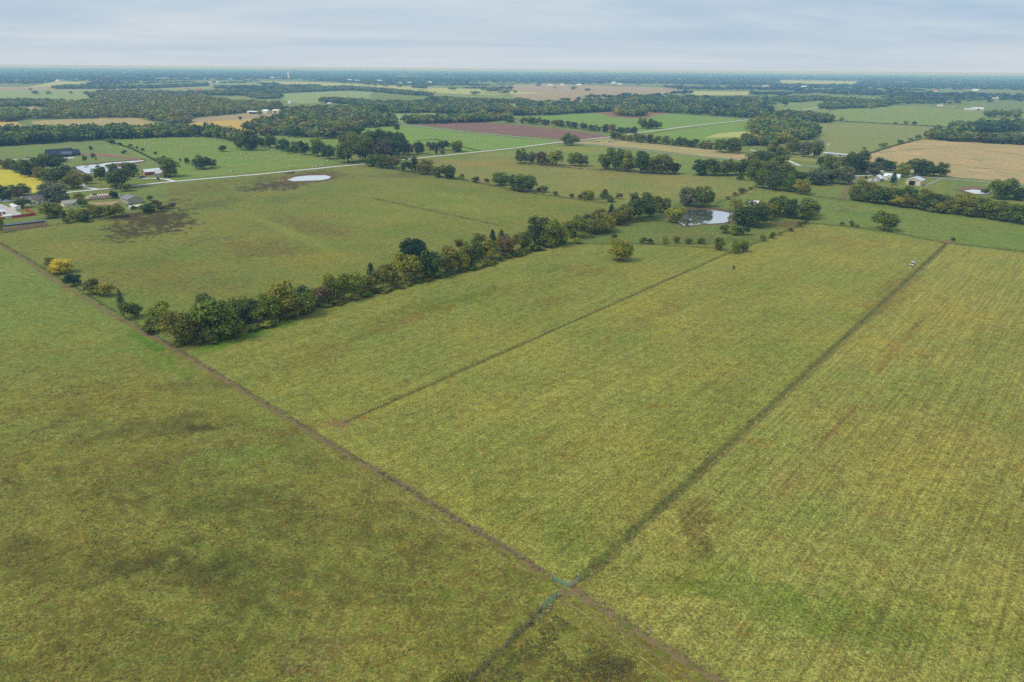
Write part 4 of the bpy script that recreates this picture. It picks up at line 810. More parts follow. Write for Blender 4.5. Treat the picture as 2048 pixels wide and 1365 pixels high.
fence('weedy wire fence between the centre and right fields', [(1160, 1160), (1420, 923), (1640, 720), (1880, 500), (1893, 488)], 5, 4, .9, .5, 'NNONOOG', verge=2.2)
strip_ob('dirt_track', 'thin broken brown line along the right side of the weedy field fence', [(1172, 1163), (1426, 931), (1646, 726), (1884, 503)], .55, m_dirt, jit=.2, step=.6, z=.022)
fence('low wire fence dividing the centre field from the middle field', [(690, 845), (1000, 708), (1450, 510)], 5, 3.5, .45, .5, 'RNNOB', verge=1.1)
fence('wire fence climbing to the far corner of the centre field', [(1450, 510), (1530, 480), (1612, 447)], 6, 4.5, 1.0, .9, 'NORG', verge=1.8)
fence('wire fence under the low hedge of the pond pasture', [(1135, 488), (1290, 489), (1450, 498)], 6, 6.0, 1.1, 1.0, 'GNGOD', verge=2.0)
fence('wire fence along the far end of the centre field', [(1612, 447), (1690, 453), (1800, 468), (1893, 488)], 6, 4.5, 1.0, .8, 'NRGO', verge=1.8)
fence('wire fence at the far end of the right field', [(1898, 487), (2048, 504), (2200, 523)], 6, 4.5, .9, .8, 'NRO', verge=1.8)
fence('old wire fence crossing the upper left pasture', [(745, 397), (870, 424), (1005, 453)], 7, 2.6, .55, .7, 'RRNO', verge=1.1)
fence('fence under the tree row from road to hedgerow', [(735, 332), (920, 360), (1060, 387), (1215, 408)], 7, 5.0, 1.2, 1.0, 'NORG')
fence('weedy fence running down from the lower teal gate', [(1084, 1219), (1010, 1296), (940, 1365), (900, 1404)], 5, 8, .5, .75, 'RRDNRB', verge=1.3)
fence('fence along the top edge of the upper left pasture', [(0, 468), (60, 457), (130, 448), (210, 441)], 7, 4.0, .8, .8, 'RNO')
fence('dark fence line between the lawn and the hay meadow', [(200, 279), (262, 297), (330, 331)], 8, 4.0, 1.0, .9, 'DGN')
fence('fence line beyond the far olive pasture', [(1662, 242), (1770, 248), (1890, 255)], 10, 4.0, 1.5, 1.2, 'DNR')
fence('fence from the thick clump to the field gap', [(1608, 391), (1650, 396), (1688, 401)], 8, 4.0, .9, .8, 'NGR')
fence('fence right of the tree-reflecting pond', [(1428, 410), (1470, 394), (1512, 374)], 8, 4.0, 1.0, 1.0, 'NRO')
fence('fence behind the olive pasture under the scattered row', [(1035, 329), (1110, 334), (1210, 342)], 9, 4.0, 1.0, .9, 'NGR')
fence('fence edging the stubble field at the right', [(1722, 313), (1790, 292), (1842, 279)], 9, 4.0, 1.4, 1.2, 'NGD')
fence('fence on the left side of the bright hay meadow', [(830, 283), (870, 279), (905, 290), (960, 303)], 9, 3.0, 1.0, .9, 'DNR')
for pts_, lb_ in (([(1945, 297), (2010, 306), (2048, 312)], 'weedy drainage line at the top of the tan harvested field'), ([(1850, 325), (1905, 330), (1960, 337), (2048, 342)], 'dark weedy line across the lower tan harvested field'), ([(1940, 318), (1966, 323)], 'short dark weed streak in the tan harvested field'), ([(1760, 306), (1850, 297), (1900, 296)], 'faint greenish line across the upper tan harvested field')):
    strip_ob('weed_line', lb_, pts_, 2.2, m_verge, jit=.6, step=2, z=.17)
# weeds: real blades, too many to count
WC = {'R': (.19, .135, .085), 'N': (.165, .170, .050), 'O': (.20, .185, .06), 'G': (.125, .175, .04), 'D': (.065, .09, .035), 'B': (.32, .25, .14), 'Y': (.36, .31, .06), 'w': (.6, .56, .4)}
def blades(r, X, Y, H_, S_, colr, n=4):
    """leafy tufts: small leaf faces heaped up in clusters"""
    m = len(X); X = np.repeat(X, n) + r.normal(0, .2, m * n); Y = np.repeat(Y, n) + r.normal(0, .2, m * n); H_ = np.repeat(H_, n) * r.uniform(.15, 1.0, m * n); S_ = np.repeat(S_, n) * r.uniform(.7, 1.4, m * n)
    P_ = np.stack([X, Y, H_], 1); v, _ = rhombs(r, P_, r.normal(size=(m * n, 3)) * .5, S_, .9, .5); v[:, 2] = np.maximum(v[:, 2], .01)
    c = np.repeat(colr, n, axis=0) * r.uniform(.6, 1.4, m * n)[:, None]
    return v, np.repeat(np.concatenate([c, np.ones((m * n, 1))], 1), 4, axis=0)
rw = np.random.default_rng(31); VV = []; CC = []
for a, b_, k, wide, tall, cs in WEED:
    L = np.linalg.norm(b_ - a); n = int(L * k * 2.2); t = rw.random(n); q = (b_ - a) / L; nn = np.array([-q[1], q[0]]); o_ = rw.normal(0, wide, n)
    cl = vnoise(t * L / 6.0, np.zeros(n), 3); kp = rw.random(n) < .35 + .9 * cl; t, o_ = t[kp], o_[kp]; n = len(t)
    if n < 2: continue
    X = a[0] + (b_ - a)[0] * t + nn[0] * o_; Y = a[1] + (b_ - a)[1] * t + nn[1] * o_
    colr = np.array([WC[cs[i]] for i in rw.integers(0, len(cs), n)]); sc = max(1, np.hypot(*a) / 420)
    v, c = blades(rw, X, Y, tall * rw.uniform(.5, 1.2, n) * (1 + .5 * (rw.random(n) < .06)), .10 * sc * rw.uniform(.7, 1.5, n), colr, 4)
    VV.append(v); CC.append(c)
# pale flowering weeds by the lower gate, dark weed clumps of the near pasture
def scatter(poly, n, tall, cs, clump=7.0, thr=.5, size=.12, seed=4):
    W = np.array([G(*p) for p in poly]); lo, hi = W.min(0), W.max(0); X = rw.uniform(lo[0], hi[0], n); Y = rw.uniform(lo[1], hi[1], n)
    kp = inpoly(X, Y, [tuple(p) for p in W]) & (fbm(X / clump, Y / clump, seed, 4) > thr); X, Y = X[kp], Y[kp]; m = len(X)
    if not m: return
    colr = np.array([WC[cs[i]] for i in rw.integers(0, len(cs), m)])
    v, c = blades(rw, X, Y, tall * rw.uniform(.5, 1.2, m), size * rw.uniform(.7, 1.5, m), colr, 3); VV.append(v); CC.append(c)
scatter([(1068, 1244), (1100, 1208), (1106, 1212), (1078, 1248)], 420, .8, 'wwYBR', 2, .35, .09)
scatter([(-40, 700), (560, 860), (1060, 1170), (900, 1365), (-40, 1400)], 30000, .22, 'NNRGNO', 5, .50, .11)
scatter([(960, 1365), (1110, 1230), (1330, 1365)], 3600, .25, 'NRGGO', 4, .50, .11)
scatter([(1185, 1365), (1200, 1325), (1260, 1322), (1290, 1350), (1280, 1385)], 300, .5, 'RNNN', 4, .48, .11)
scatter([(200, 470), (220, 425), (380, 420), (400, 450), (300, 480)], 3600, .3, 'RRNR', 9, .52, .18, 8)
scatter([(1150, 1150), (1300, 1010), (1420, 900), (1445, 915), (1330, 1035), (1175, 1165)], 5200, .4, 'NGNOR', 5, .45, .11)
scatter([(880, 1365), (905, 1345), (940, 1352), (935, 1385), (890, 1390)], 600, 1.0, 'YYG', 4, .25, .12)
scatter([(1375, 1020), (1420, 1030), (1432, 1100), (1400, 1110), (1380, 1080)], 420, .2, 'NRNR', 4, .48, .09)
scatter([(700, 860), (1060, 700), (1420, 560), (1700, 640), (1160, 1140)], 42000, .14, 'ONOGYB', 3, .46, .10, 12)
scatter([(1180, 1180), (1600, 790), (2048, 640), (2048, 1365), (1460, 1350)], 52000, .14, 'OONYBG', 3, .46, .10, 14)
scatter([(420, 720), (900, 570), (1200, 520), (1000, 690), (660, 830)], 16000, .14, 'OONGY', 3, .46, .11, 16)
scatter([(1180, 1180), (1600, 790), (2048, 640), (2048, 1365), (1460, 1350)], 60000, .2, 'DGDG', 2.2, .735, .10, 44)
wv = np.vstack(VV); wc = np.vstack(CC)
struct(ob('weeds', mesh_np('weeds', wv, np.arange(len(wv)), 4, m_leafv, wc)), 'brown and green weeds growing rank along fences and in clumps', 'stuff')
print('weed quads', len(wv) // 4)

def tube_gate(label, p0, p1, mat, bars=6, h=1.35, group=None):
    a, b_ = G(*p0), G(*p1); L = float(np.linalg.norm(b_ - a)); g = thing('tube_gate', label, 'gate', (a[0], a[1], 0), math.atan2(b_[1] - a[1], b_[0] - a[0]), group)
    for k in range(bars): MB().tube((0, 0, .2 + (h - .2) * k / (bars - 1)), (L, 0, .2 + (h - .2) * k / (bars - 1)), .03, .03, 6).build('rail', mat, g)
    for x in (0, L): MB().tube((x, 0, .15), (x, 0, h + .04), .045, .045, 6).build('end_stile', mat, g)
    for k in (1, 2, 3): MB().box(L * k / 4 - .05, L * k / 4 + .05, -.055, -.042, .2, h).build('brace', mat, g)
    for z in (.4, 1.1): MB().tube((-.14, 0, z), (-.03, 0, z), .025, .025, 5).build('hinge', m_galv, g)
    return g
tube_gate('closed teal tubular gate in the diagonal fence line', (1106, 1163), (1139.5, 1176), m_teal)
tube_gate('open-standing teal tubular gate at the top of the lower weedy fence', (1112.5, 1195), (1085, 1219), m_teal)
tube_gate('short galvanised gate panel meeting the upper teal gate', (1141, 1175.5), (1156, 1164), m_galv, 5)
for x, y, lb in ((1157.5, 1163, 'stout pale corner post at the end of the galvanised panel'), (1104.5, 1161.5, 'wooden gate post at the left end of the upper teal gate'), (1114, 1193.5, 'wooden gate post at the top end of the lower teal gate'), (1140.3, 1177, 'post between the teal gate and the galvanised panel')):
    p = G(x, y); t = thing('gate_post', lb, 'post', (p[0], p[1], 0), 0, 'posts of the gate corner'); MB().tube((0, 0, -.1), (0, 0, 1.75), .13, .12, 8).build('shaft', m_wood, t); MB().tube((0, 0, 1.75), (0, 0, 1.80), .135, .08, 8).build('cap', m_galv, t)

# ------------------------------------------------------------------ buildings
m_wall = {k: plain('wall_' + k, lin(*c), .8, .06, .6) for k, c in {'white': (226, 222, 214), 'red': (156, 56, 46), 'tan': (208, 190, 152), 'grey': (170, 166, 158), 'navy': (58, 62, 74), 'cream': (222, 214, 190), 'beige': (176, 168, 152), 'brown': (120, 92, 84)}.items()}
m_roof = {k: plain('roof_' + k, lin(*c), r, .07, .5) for k, (c, r) in {'white': ((232, 234, 236), .5), 'grey': ((134, 134, 138), .7), 'navy': ((52, 58, 74), .6), 'taupe': ((122, 112, 110), .9), 'red': ((176, 66, 66), .7), 'pale': ((204, 206, 206), .5), 'cream': ((226, 218, 190), .6), 'slate': ((104, 112, 128), .6), 'tan': ((172, 164, 150), .8)}.items()}
m_glass, nt, b = new_mat('window_glass'); b.inputs['Base Color'].default_value = (.03, .04, .05, 1); b.inputs['Roughness'].default_value = .08
m_dark = plain('dark_interior', (.012, .012, .013, 1), .9, .1, 1); m_door = plain('door_white', lin(216, 214, 208), .6, .05, 1); m_trim = plain('trim', lin(232, 230, 226), .6, .04, 1); m_conc = plain('concrete', lin(190, 182, 174), .95, .08, .4, wear=lin(160, 150, 140))
def bld(name, label, px, py, ang, blocks, wall, roof, cat='building', group=None):
    """blocks: (dx, dy, turn, length, width, wall height, roof rise, [openings (side, u, z0, w, h, kind)])"""
    p = G(px, py); root = thing(name, label, cat, (p[0], p[1], 0), ang, group)
    for blk in blocks:
        dx, dy, turn, L, Wd, wh, rise, ops = blk[:8]; roof = blk[8] if len(blk) > 8 else roof
        def place(o): o.location = (dx, dy, 0); o.rotation_euler = (0, 0, math.radians(turn)); return o
        hl, hw = L / 2, Wd / 2
        prof = [(-hw, 0), (hw, 0), (hw, wh), (0, wh + rise), (-hw, wh)]
        vs = [(-hl, y, z) for y, z in prof] + [(hl, y, z) for y, z in prof]
        fs = [(0, 1, 6, 5), (1, 2, 7, 6), (4, 0, 5, 9), (0, 4, 3, 2, 1), (5, 6, 7, 8, 9), (2, 3, 8, 7), (3, 4, 9, 8)]
        wl = place(ob('wall', mesh_from('wall', vs, fs, m_wall[wall]), root))
        ov = .45; th = .14; sl = rise / hw; R = MB()
        for s_ in (-1, 1):
            yo = s_ * (hw + ov); zo = wh - ov * sl
            pr = [(0, wh + rise + .02), (yo, zo + .02), (yo, zo + .02 + th), (0, wh + rise + .02 + th)]
            vs = [(-hl - ov, y, z) for y, z in pr] + [(hl + ov, y, z) for y, z in pr]
            R.add(vs, [(0, 1, 2, 3), (7, 6, 5, 4), (0, 4, 5, 1), (1, 5, 6, 2), (2, 6, 7, 3), (3, 7, 4, 0)])
        rf = place(R.build('roof', m_roof[roof], root))
        rc = MB().box(-hl - ov, hl + ov, -.16, .16, wh + rise + th - .02, wh + rise + th + .05).build('ridge_cap', m_roof[roof], rf)
        for (sd, u_, z0, w_, h_, kd) in ops:
            mt = {'w': m_glass, 'd': m_door, 'o': m_dark}[kd]; nm = {'w': 'window', 'd': 'door', 'o': 'opening'}[kd]; e = .05
            def slab(x0, x1, z0, z1, out0, out1, m_, n_, par):
                B_ = MB()
                if sd == 'S': B_.box(x0, x1, -hw - out1, -hw - out0, z0, z1)
                elif sd == 'N': B_.box(x0, x1, hw + out0, hw + out1, z0, z1)
                elif sd == 'W': B_.box(-hl - out1, -hl - out0, x0, x1, z0, z1)
                else: B_.box(hl + out0, hl + out1, x0, x1, z0, z1)
                return B_.build(n_, m_, par)
            q = place(slab(u_ - w_ / 2, u_ + w_ / 2, z0, z0 + h_, -.05, .04, mt, nm, root))
            if kd == 'w': slab(u_ - w_ / 2 - .12, u_ + w_ / 2 + .12, z0 - .14, z0 - .01, -.02, .10, m_trim, 'sill', q); slab(u_ - w_ / 2 - .1, u_ + w_ / 2 + .1, z0 + h_ + .01, z0 + h_ + .12, -.02, .07, m_trim, 'frame', q)
            if kd == 'd': slab(u_ - w_ / 2 - .1, u_ + w_ / 2 + .1, z0 + h_ + .01, z0 + h_ + .14, -.02, .08, m_trim, 'frame', q)
    return root
bld('farmhouse', 'large dark-roofed farmhouse with a gabled porch above the curving pond', 122, 313, AX, [
    (0, 2, 0, 27, 14, 3.2, 5.2, [('W', 0, .1, 3.2, 2.6, 'd'), ('S', -9, .9, 1.6, 1.4, 'w'), ('S', -5, .9, 1.6, 1.4, 'w')]), (3.5, -7.5, 0, 10, 8, 3.2, 2.6, [('S', -2, .1, 4, 2.6, 'o'), ('S', 3, .3, 2, 2.2, 'w'), ('W', 0, .1, 4.4, 2.7, 'o')], 'slate'), (15.5, 0, 0, 8, 11, 3.0, 3.6, [('S', 0, .9, 1.8, 1.4, 'w')], 'navy')], 'navy', 'navy', 'house')
bld('barn', 'long red barn with a white roof beside the gravel drive', 304, 349, AX, [(0, 0, 0, 15, 7, 3.2, 2.2, [('W', 0, .05, 2.6, 2.8, 'd'), ('S', 3, .05, 1.2, 2.1, 'd'), ('S', -4, 1.2, 1.2, 1, 'w')])], 'red', 'white', 'barn')
bld('garage', 'white open-fronted garage beside the red barn', 322, 351.5, AX, [(0, 0, 0, 9.5, 7, 2.9, 2.2, [('W', -1.7, .05, 2.4, 2.5, 'o'), ('W', 1.7, .05, 2.4, 2.5, 'o'), ('S', 2, 1.0, 1.2, 1, 'w')])], 'white', 'white', 'garage')
bld('metal_building', 'grey-beige metal building with a slate roof', 264, 405, AX, [(0, 0, 90, 14, 11, 3.6, 1.9, [('S', -4.2, .05, 2.4, 2.8, 'd'), ('S', 3.6, .05, 1.4, 2.4, 'd')])], 'beige', 'grey', 'building')
bld('shed', 'small low shed with a cream roof before the metal building', 270, 417.5, AX, [(0, 0, 0, 8, 3.4, 1.7, .9, [('S', 0, .05, 2, 1.4, 'o')])], 'tan', 'cream', 'shed')
bld('house', 'white bungalow with a taupe roof and front-gabled wing', 76, 406, AX, [(0, 2, 0, 15, 8.5, 2.8, 2.7, [('S', 1, .9, 1.2, 1.1, 'w'), ('S', 4, .9, 1.0, 1.2, 'w'), ('S', 5.8, .9, 1.0, 1.2, 'w'), ('S', 2.6, .05, .95, 2.1, 'd')]), (-5.2, -4.5, 90, 8, 6, 2.8, 2.0, [('W', -.6, .9, 1.2, 1.2, 'w'), ('W', 1.0, .9, .8, 1.2, 'w')])], 'cream', 'taupe', 'house')
bld('cottage', 'small tan-roofed outbuilding right of the white bungalow', 140, 412, AX, [(0, 0, 0, 9.5, 7, 2.4, 1.9, [('W', 0, .05, 2.2, 2, 'd'), ('S', 2, .9, 1.2, 1, 'w')])], 'cream', 'tan', 'building')
bld('trailer_home', 'long white trailer beside the red-fenced yard', 32, 418, AX2, [(0, 0, 0, 12, 3.6, 2.5, .5, [('S', -3, 1, 1.2, .8, 'w'), ('S', 2, .3, .9, 1.9, 'd')])], 'white', 'white', 'trailer')
bld('shed', 'little white shed set into the red yard fence', 16, 437, AX, [(0, 0, 0, 4.6, 2.6, 2.0, .7, [('S', 0, .05, 1, 1.8, 'd')])], 'white', 'white', 'shed')
bld('shed', 'white and red shed at the left edge of the yard', 0, 431, AX, [(0, 0, 0, 6, 4, 2.8, 1.0, [('S', 1, .05, 1.4, 2, 'd')])], 'red', 'white', 'shed')
bld('low_wall_shed', 'long low livestock shelter in front of the red-fenced yard', 42, 450, AX - .1, [(0, 0, 0, 27, 2.4, 1.1, .4, [])], 'brown', 'slate', 'shed')
bld('open_barn', 'tan open-fronted barn with a pale roof behind the right hedgerow', 1829, 369, AX, [(0, 0, 0, 16, 13, 4.4, 2.3, [('W', .8, .05, 5.2, 3.9, 'o'), ('W', -4.6, .05, 2.6, 3.6, 'd'), ('S', 3, 1.6, 1.4, 1, 'w')])], 'tan', 'pale', 'barn')
bld('farmhouse', 'white-roofed farmhouse behind the dark conifer', 1783, 359, AX2, [(0, 1, 0, 14, 9, 2.8, 2.4, [('S', -4, .9, 1.4, 1.2, 'w'), ('S', 0, .9, 1.4, 1.2, 'w'), ('S', 4, .05, 1, 2.1, 'd')]), (-1, -4.5, 90, 8, 7, 2.8, 2.1, [('W', 0, .9, 1.6, 1.2, 'w')])], 'white', 'white', 'house')
bld('workshop', 'grey workshop with a steep white roof plane in the right farmyard', 1754, 362, AX, [(0, 0, 0, 11, 8, 3.0, 2.6, [('W', 0, .05, 2.6, 2.4, 'd'), ('S', 0, 1, 1.2, 1, 'w')])], 'grey', 'white', 'workshop')
bld('shed', 'tiny white shed left of the grey workshop', 1738, 364.5, AX, [(0, 0, 0, 4, 3, 2.1, .7, [('W', 0, .05, 1, 1.8, 'd')])], 'white', 'white', 'shed')
bld('long_shed', 'long narrow pale shed in the far pasture', 1672, 312, AX2 - .09, [(0, 0, 0, 31, 5, 2.4, .8, [('S', -8, .05, 2, 1.9, 'o'), ('S', 6, .05, 2, 1.9, 'o')])], 'grey', 'pale', 'shed')
bld('shed', 'blue-grey tall shed among the thin trees by the far pond', 1641, 291, AX, [(0, 0, 0, 9, 7, 5, 2, [('W', 0, .05, 2.4, 3, 'o')])], 'grey', 'slate', 'shed')
bld('shed', 'tiny white hut by the far small pond', 1657, 291.5, AX, [(0, 0, 0, 3.4, 3, 2, .6, [('W', 0, .05, 1, 1.6, 'd')])], 'white', 'white', 'shed')
bld('cattle_shed', 'long pale open-sided cattle shed beyond the golden crop', 509, 228, AX2 + .35, [(0, 0, 0, 32, 12, 4.5, 1.6, [('S', 2, .05, 24, 3.6, 'o')])], 'cream', 'white', 'shed')
bld('barn', 'pale gabled barn in the middle of the far cattle sheds', 534, 227, AX, [(0, 0, 90, 22, 15, 5, 3.2, [('W', 2, .05, 4, 4, 'd')])], 'cream', 'white', 'barn')
bld('barn', 'pale barn at the right end of the far cattle sheds', 554, 226, AX2 + .3, [(0, 0, 0, 18, 12, 5, 2.6, [('S', 0, .05, 8, 3.6, 'o')])], 'cream', 'cream', 'barn')
bld('house', 'white house among the distant trees left of centre', 581, 208, AX2, [(0, 0, 0, 14, 9, 5, 3, [('S', -3, 1, 1.6, 1.6, 'w'), ('S', 3, 1, 1.6, 1.6, 'w')])], 'white', 'pale', 'house')
bld('farm_building', 'red-roofed farm building in the green pasture at far right', 1661, 217, AX2 + .5, [(0, 0, 0, 34, 14, 3.6, 3.6, [('S', -6, .9, 2, 1.4, 'w'), ('S', 6, .05, 3, 2.6, 'd')])], 'tan', 'red', 'building')
bld('barn', 'white barn beside the red-roofed farm', 1675, 216, AX, [(0, 0, 0, 16, 14, 5.5, 3.2, [('W', 0, .05, 4, 3.6, 'o')])], 'white', 'white', 'barn')
bld('long_shed', 'long white shed at the edge of the green pasture at far right', 1954, 221, AX2 + .62, [(0, 0, 0, 30, 14, 5, 2.6, [('S', 0, .05, 5, 3.8, 'o')])], 'white', 'white', 'shed')
FARB = [(1479, 212, 'white', 'pale'), (1497, 210, 'white', 'white'), (1368, 184, 'white', 'white'), (1228, 168, 'white', 'white'), (1240, 170, 'white', 'pale'), (1158, 172, 'white', 'white'), (1125, 172, 'cream', 'pale'), (1100, 173, 'white', 'white'), (375, 181, 'tan', 'red'), (398, 182, 'tan', 'red'), (432, 182, 'brown', 'red'), (220, 157, 'white', 'red'),
        (948, 177, 'brown', 'red'), (117, 164, 'white', 'white'), (422, 167, 'cream', 'tan'), (437, 167, 'cream', 'white'), (1608, 176, 'white', 'white'), (1795, 208, 'white', 'white'), (1803, 207, 'white', 'pale'), (1868, 184, 'white', 'red'), (1998, 199, 'white', 'white'), (1990, 200, 'grey', 'pale'), (1880, 214, 'tan', 'pale'), (1902, 215, 'tan', 'taupe'), (1935, 221, 'white', 'pale'), (1765, 214, 'brown', 'taupe'),
        (700, 163, 'white', 'white'), (715, 164, 'white', 'pale'), (760, 164, 'white', 'white'), (800, 169, 'white', 'pale'), (820, 168, 'white', 'white'), (860, 167, 'white', 'pale'), (545, 158, 'white', 'white'), (560, 158, 'white', 'pale'), (250, 147, 'white', 'white'), (275, 148, 'white', 'white'), (1950, 183, 'white', 'white'), (1508, 410, 'white', 'white'), (1520, 176, 'cream', 'white'), (1532, 175, 'white', 'white'), (1258, 262, 'white', 'white'), (660, 209, 'white', 'pale'), (885, 223, 'white', 'white')]
FARB.sort(); WHERE = ['the left wooded horizon', 'the middle wooded distance', 'the right wooded distance']; cnt = {}
for (x, y, wl_, rf_) in FARB:
    p = G(x, y); dd = np.hypot(*p); sc = min(2.6, max(.6, dd / 2300))
    if (x, y) == (1508, 410): lb = 'white-roofed field shelter half hidden behind the pond trees'
    elif (x, y) == (1258, 262): lb = 'small white cabin in the trees by the far crossroads'
    else:
        z_ = WHERE[0 if x < 600 else 1 if x < 1320 else 2]; key = (z_, rf_); cnt[key] = cnt.get(key, 0) + 1
        lb = f"small far building with {rf_} roof, {ordinal(cnt[key])} such from left in {z_}"
    bld('far_building', lb, x, y, AX2 + random.uniform(-.1, .7), [(0, 0, 0, 15 * sc, 9 * sc, 3.4 * sc, 2.0 * sc, [('S', -3 * sc, .8, 1.4 * sc, 1.5 * sc, 'w'), ('S', 2.5 * sc, .05, 1.6 * sc, 2.2 * sc, 'd')])], wl_, rf_, 'building', 'small buildings in the far distance')
blob('concrete_yard', 'pale concrete yard slab inside the red fence', [(-60, 405), (0, 408), (20, 416), (42, 427), (40, 431), (0, 436), (-60, 440)], m_conc, .06, .15, 3)
blob('muddy_yard', 'muddy ground along the low livestock shelter', [(2, 458), (40, 452), (80, 446), (98, 448), (96, 454), (60, 458), (10, 463)], m_mud, .05, .6, 2)
blob('patio', 'white concrete apron round the farmhouse porch', [(116, 317), (146, 314), (152, 317), (128, 320)], m_conc, .24, .2, 2)
blob('bare_soil', 'reddish earth bank between farmhouse and pond', [(150, 308), (190, 307), (240, 312), (284, 319), (280, 321), (230, 315), (180, 311), (150, 311)], plain('red_earth', lin(150, 104, 82), 1, .2, .2), .12, .8, 3)
blob('bare_soil', 'bare soil mound beside the paddock pond', [(1904, 381), (1930, 374), (1960, 373), (1965, 378), (1930, 381)], plain('brown_earth', lin(132, 100, 78), 1, .2, .2), .12, .8, 3)
blob('bare_soil', 'dusty bare ground in front of the bale stack', [(172, 404), (205, 406), (240, 402), (225, 410), (190, 410)], plain('dust', lin(172, 146, 112), 1, .2, .2), .1, .8, 2)
m_redf = plain('red_boards', lin(168, 66, 48), .8, .15, 2)
def board_fence(label, pts, h=1.8):
    W = [G(*p) for p in pts]; root = thing('board_fence', label, 'fence', (W[0][0], W[0][1], 0))
    for i in range(len(W) - 1):
        a, b_ = W[i] - W[0], W[i + 1] - W[0]; L = np.linalg.norm(b_ - a); n = max(1, int(L / 2.4)); an = math.atan2(b_[1] - a[1], b_[0] - a[0])
        for k in range(n):
            p = a + (b_ - a) * k / n; MB().box(.06, L / n - .06, -.03, .03, .08, h).build('panel', m_redf, root, (p[0], p[1], 0), an); MB().box(-.06, .06, -.06, .06, 0, h + .1).build('post', m_redf, root, (p[0], p[1], 0), an)
    return root
board_fence('red board fence round two sides of the concrete yard', [(50, 421), (60, 425), (71, 431), (52, 434), (24, 437)])
board_fence('short red board fence left of the little white shed', [(10, 439), (-30, 444)])

# ------------------------------------------------------------------ vehicles, animals, person, bales, poles
m_tyre = plain('tyre', (.02, .02, .02, 1), .85, .1, 4); m_rim = plain('rim', lin(170, 172, 176), .4, .08, 4, .6)
def car_paint(n, c): return plain(n, lin(*c), .35, .04, 1, .1, .5)
P_white = car_paint('paint_white', (226, 228, 232)); P_dark = car_paint('paint_dark', (38, 42, 52)); P_blue = car_paint('paint_blue', (66, 96, 128)); P_red = car_paint('paint_red', (150, 44, 40)); m_lamp = plain('lamp', lin(236, 236, 226), .2, .03, 2)
def vehicle(label, px, py, ang, paint, L=4.6, W_=1.85, kind='suv', cat='car'):
    p = G(px, py); root = thing({'suv': 'parked_car', 'sedan': 'parked_car', 'pickup': 'pickup_truck', 'tractor': 'tractor'}[kind], label, cat, (p[0], p[1], 0), ang); h = L / 2; w_ = W_ / 2
    hood = .98 if kind != 'sedan' else .85; top = {'suv': 1.75, 'sedan': 1.42, 'pickup': 1.8, 'tractor': 2.5}[kind]
    if kind == 'tractor':
        B = MB(); B.prism([(-.1, .8), (1.7, .8), (1.8, 1.45), (-.1, 1.55)], -.35, .35); B.build('body', paint, root); MB().box(-1.2, -.1, -.55, .55, 1.0, 2.35).build('cab_glass', m_glass, root); MB().box(-1.3, 0, -.65, .65, 2.36, 2.48).build('roof', paint, root)
        for x, r_, w2 in ((-.7, .8, .75), (1.3, .5, .6)):
            for s_ in (-1, 1):
                q = MB().tube((x, s_ * w2 - .16, r_), (x, s_ * w2 + .16, r_), r_, r_, 14).build('wheel', m_tyre, root); MB().tube((x, s_ * w2 - .18, r_), (x, s_ * w2 + .18, r_), r_ * .5, r_ * .5, 10).build('rim', m_rim, q)
        return root
    cab = {'suv': [(-h + .1, hood), (-h + .35, top), (.35, top), (1.05, hood)], 'sedan': [(-h + .5, hood), (-.9, top), (.4, top), (1.2, hood)], 'pickup': [(-.6, hood), (-.5, top), (.6, top), (1.2, hood)]}[kind]
    body = MB().prism([(-h, .42), (-h + .1, .32), (h - .15, .32), (h, .5), (h - .05, hood - .12), (h - .3, hood - .02), (1.2, hood), (-h + .08, hood)], -w_, w_).build('body', paint, root)
    MB().prism(cab, -w_ + .12, w_ - .12).build('window', m_glass, root)
    t0, t1 = cab[1][0] - .02, cab[2][0] + .02; MB().box(t0, t1, -w_ + .1, w_ - .1, top + .005, top + .06).build('roof', paint, root)
    if kind == 'pickup': MB().box(-h + .1, -.75, -w_ + .12, w_ - .12, hood + .004, hood + .02).build('bed', m_dark, root)
    for x in (-h * .62, h * .62):
        for s_ in (-1, 1):
            q = MB().tube((x, s_ * (w_ - .1) - .12, .36), (x, s_ * (w_ - .1) + .12, .36), .36, .36, 14).build('wheel', m_tyre, root); MB().tube((x, s_ * (w_ - .1) - .135, .36), (x, s_ * (w_ - .1) + .135, .36), .2, .2, 10).build('rim', m_rim, q)
    for s_ in (-1, 1): MB().box(h - .06, h + .012, s_ * (w_ - .3) - .16, s_ * (w_ - .3) + .16, .62, .80).build('headlight', m_lamp, root)
    MB().box(h - .02, h + .03, -w_ + .5, w_ - .5, .48, .76).build('grille', m_dark, root)
    return root
vehicle('white off-road car parked by the weedy fence of the centre field', 1824, 531, math.radians(-128), P_white, 4.2, 1.85)
vehicle('dark car parked on the drive of the dark-roofed farmhouse', 56, 317.5, AX, P_dark, 4.8, 1.9, 'sedan')
vehicle('white car parked left of the red barn', 277, 356.5, AX, P_white, 4.6, 1.85, 'sedan')
vehicle('blue-grey pickup parked in front of the red barn', 286, 356, AX, P_blue, 5.6, 2.0, 'pickup', 'pickup')
vehicle('dark car parked beside the white garage', 332, 355.5, AX, P_dark, 4.6, 1.9, 'suv')
vehicle('blue pickup parked before the grey-beige metal building', 262, 413, AX, P_blue, 5.6, 2.0, 'pickup', 'pickup')
vehicle('white van parked behind the trailer at the left yard', 4, 405, AX, P_white, 5.4, 2.0, 'suv', 'van')
vehicle('white pickup parked near the left yard trees', 14, 404, AX2, P_white, 5.6, 2.0, 'pickup', 'pickup')
vehicle('white car parked nearest the bungalow trees', 27, 402.5, AX, P_white, 4.8, 1.9, 'sedan')
vehicle('red tractor standing in the right farmyard', 1732, 357, AX, P_red, kind='tractor', cat='tractor')
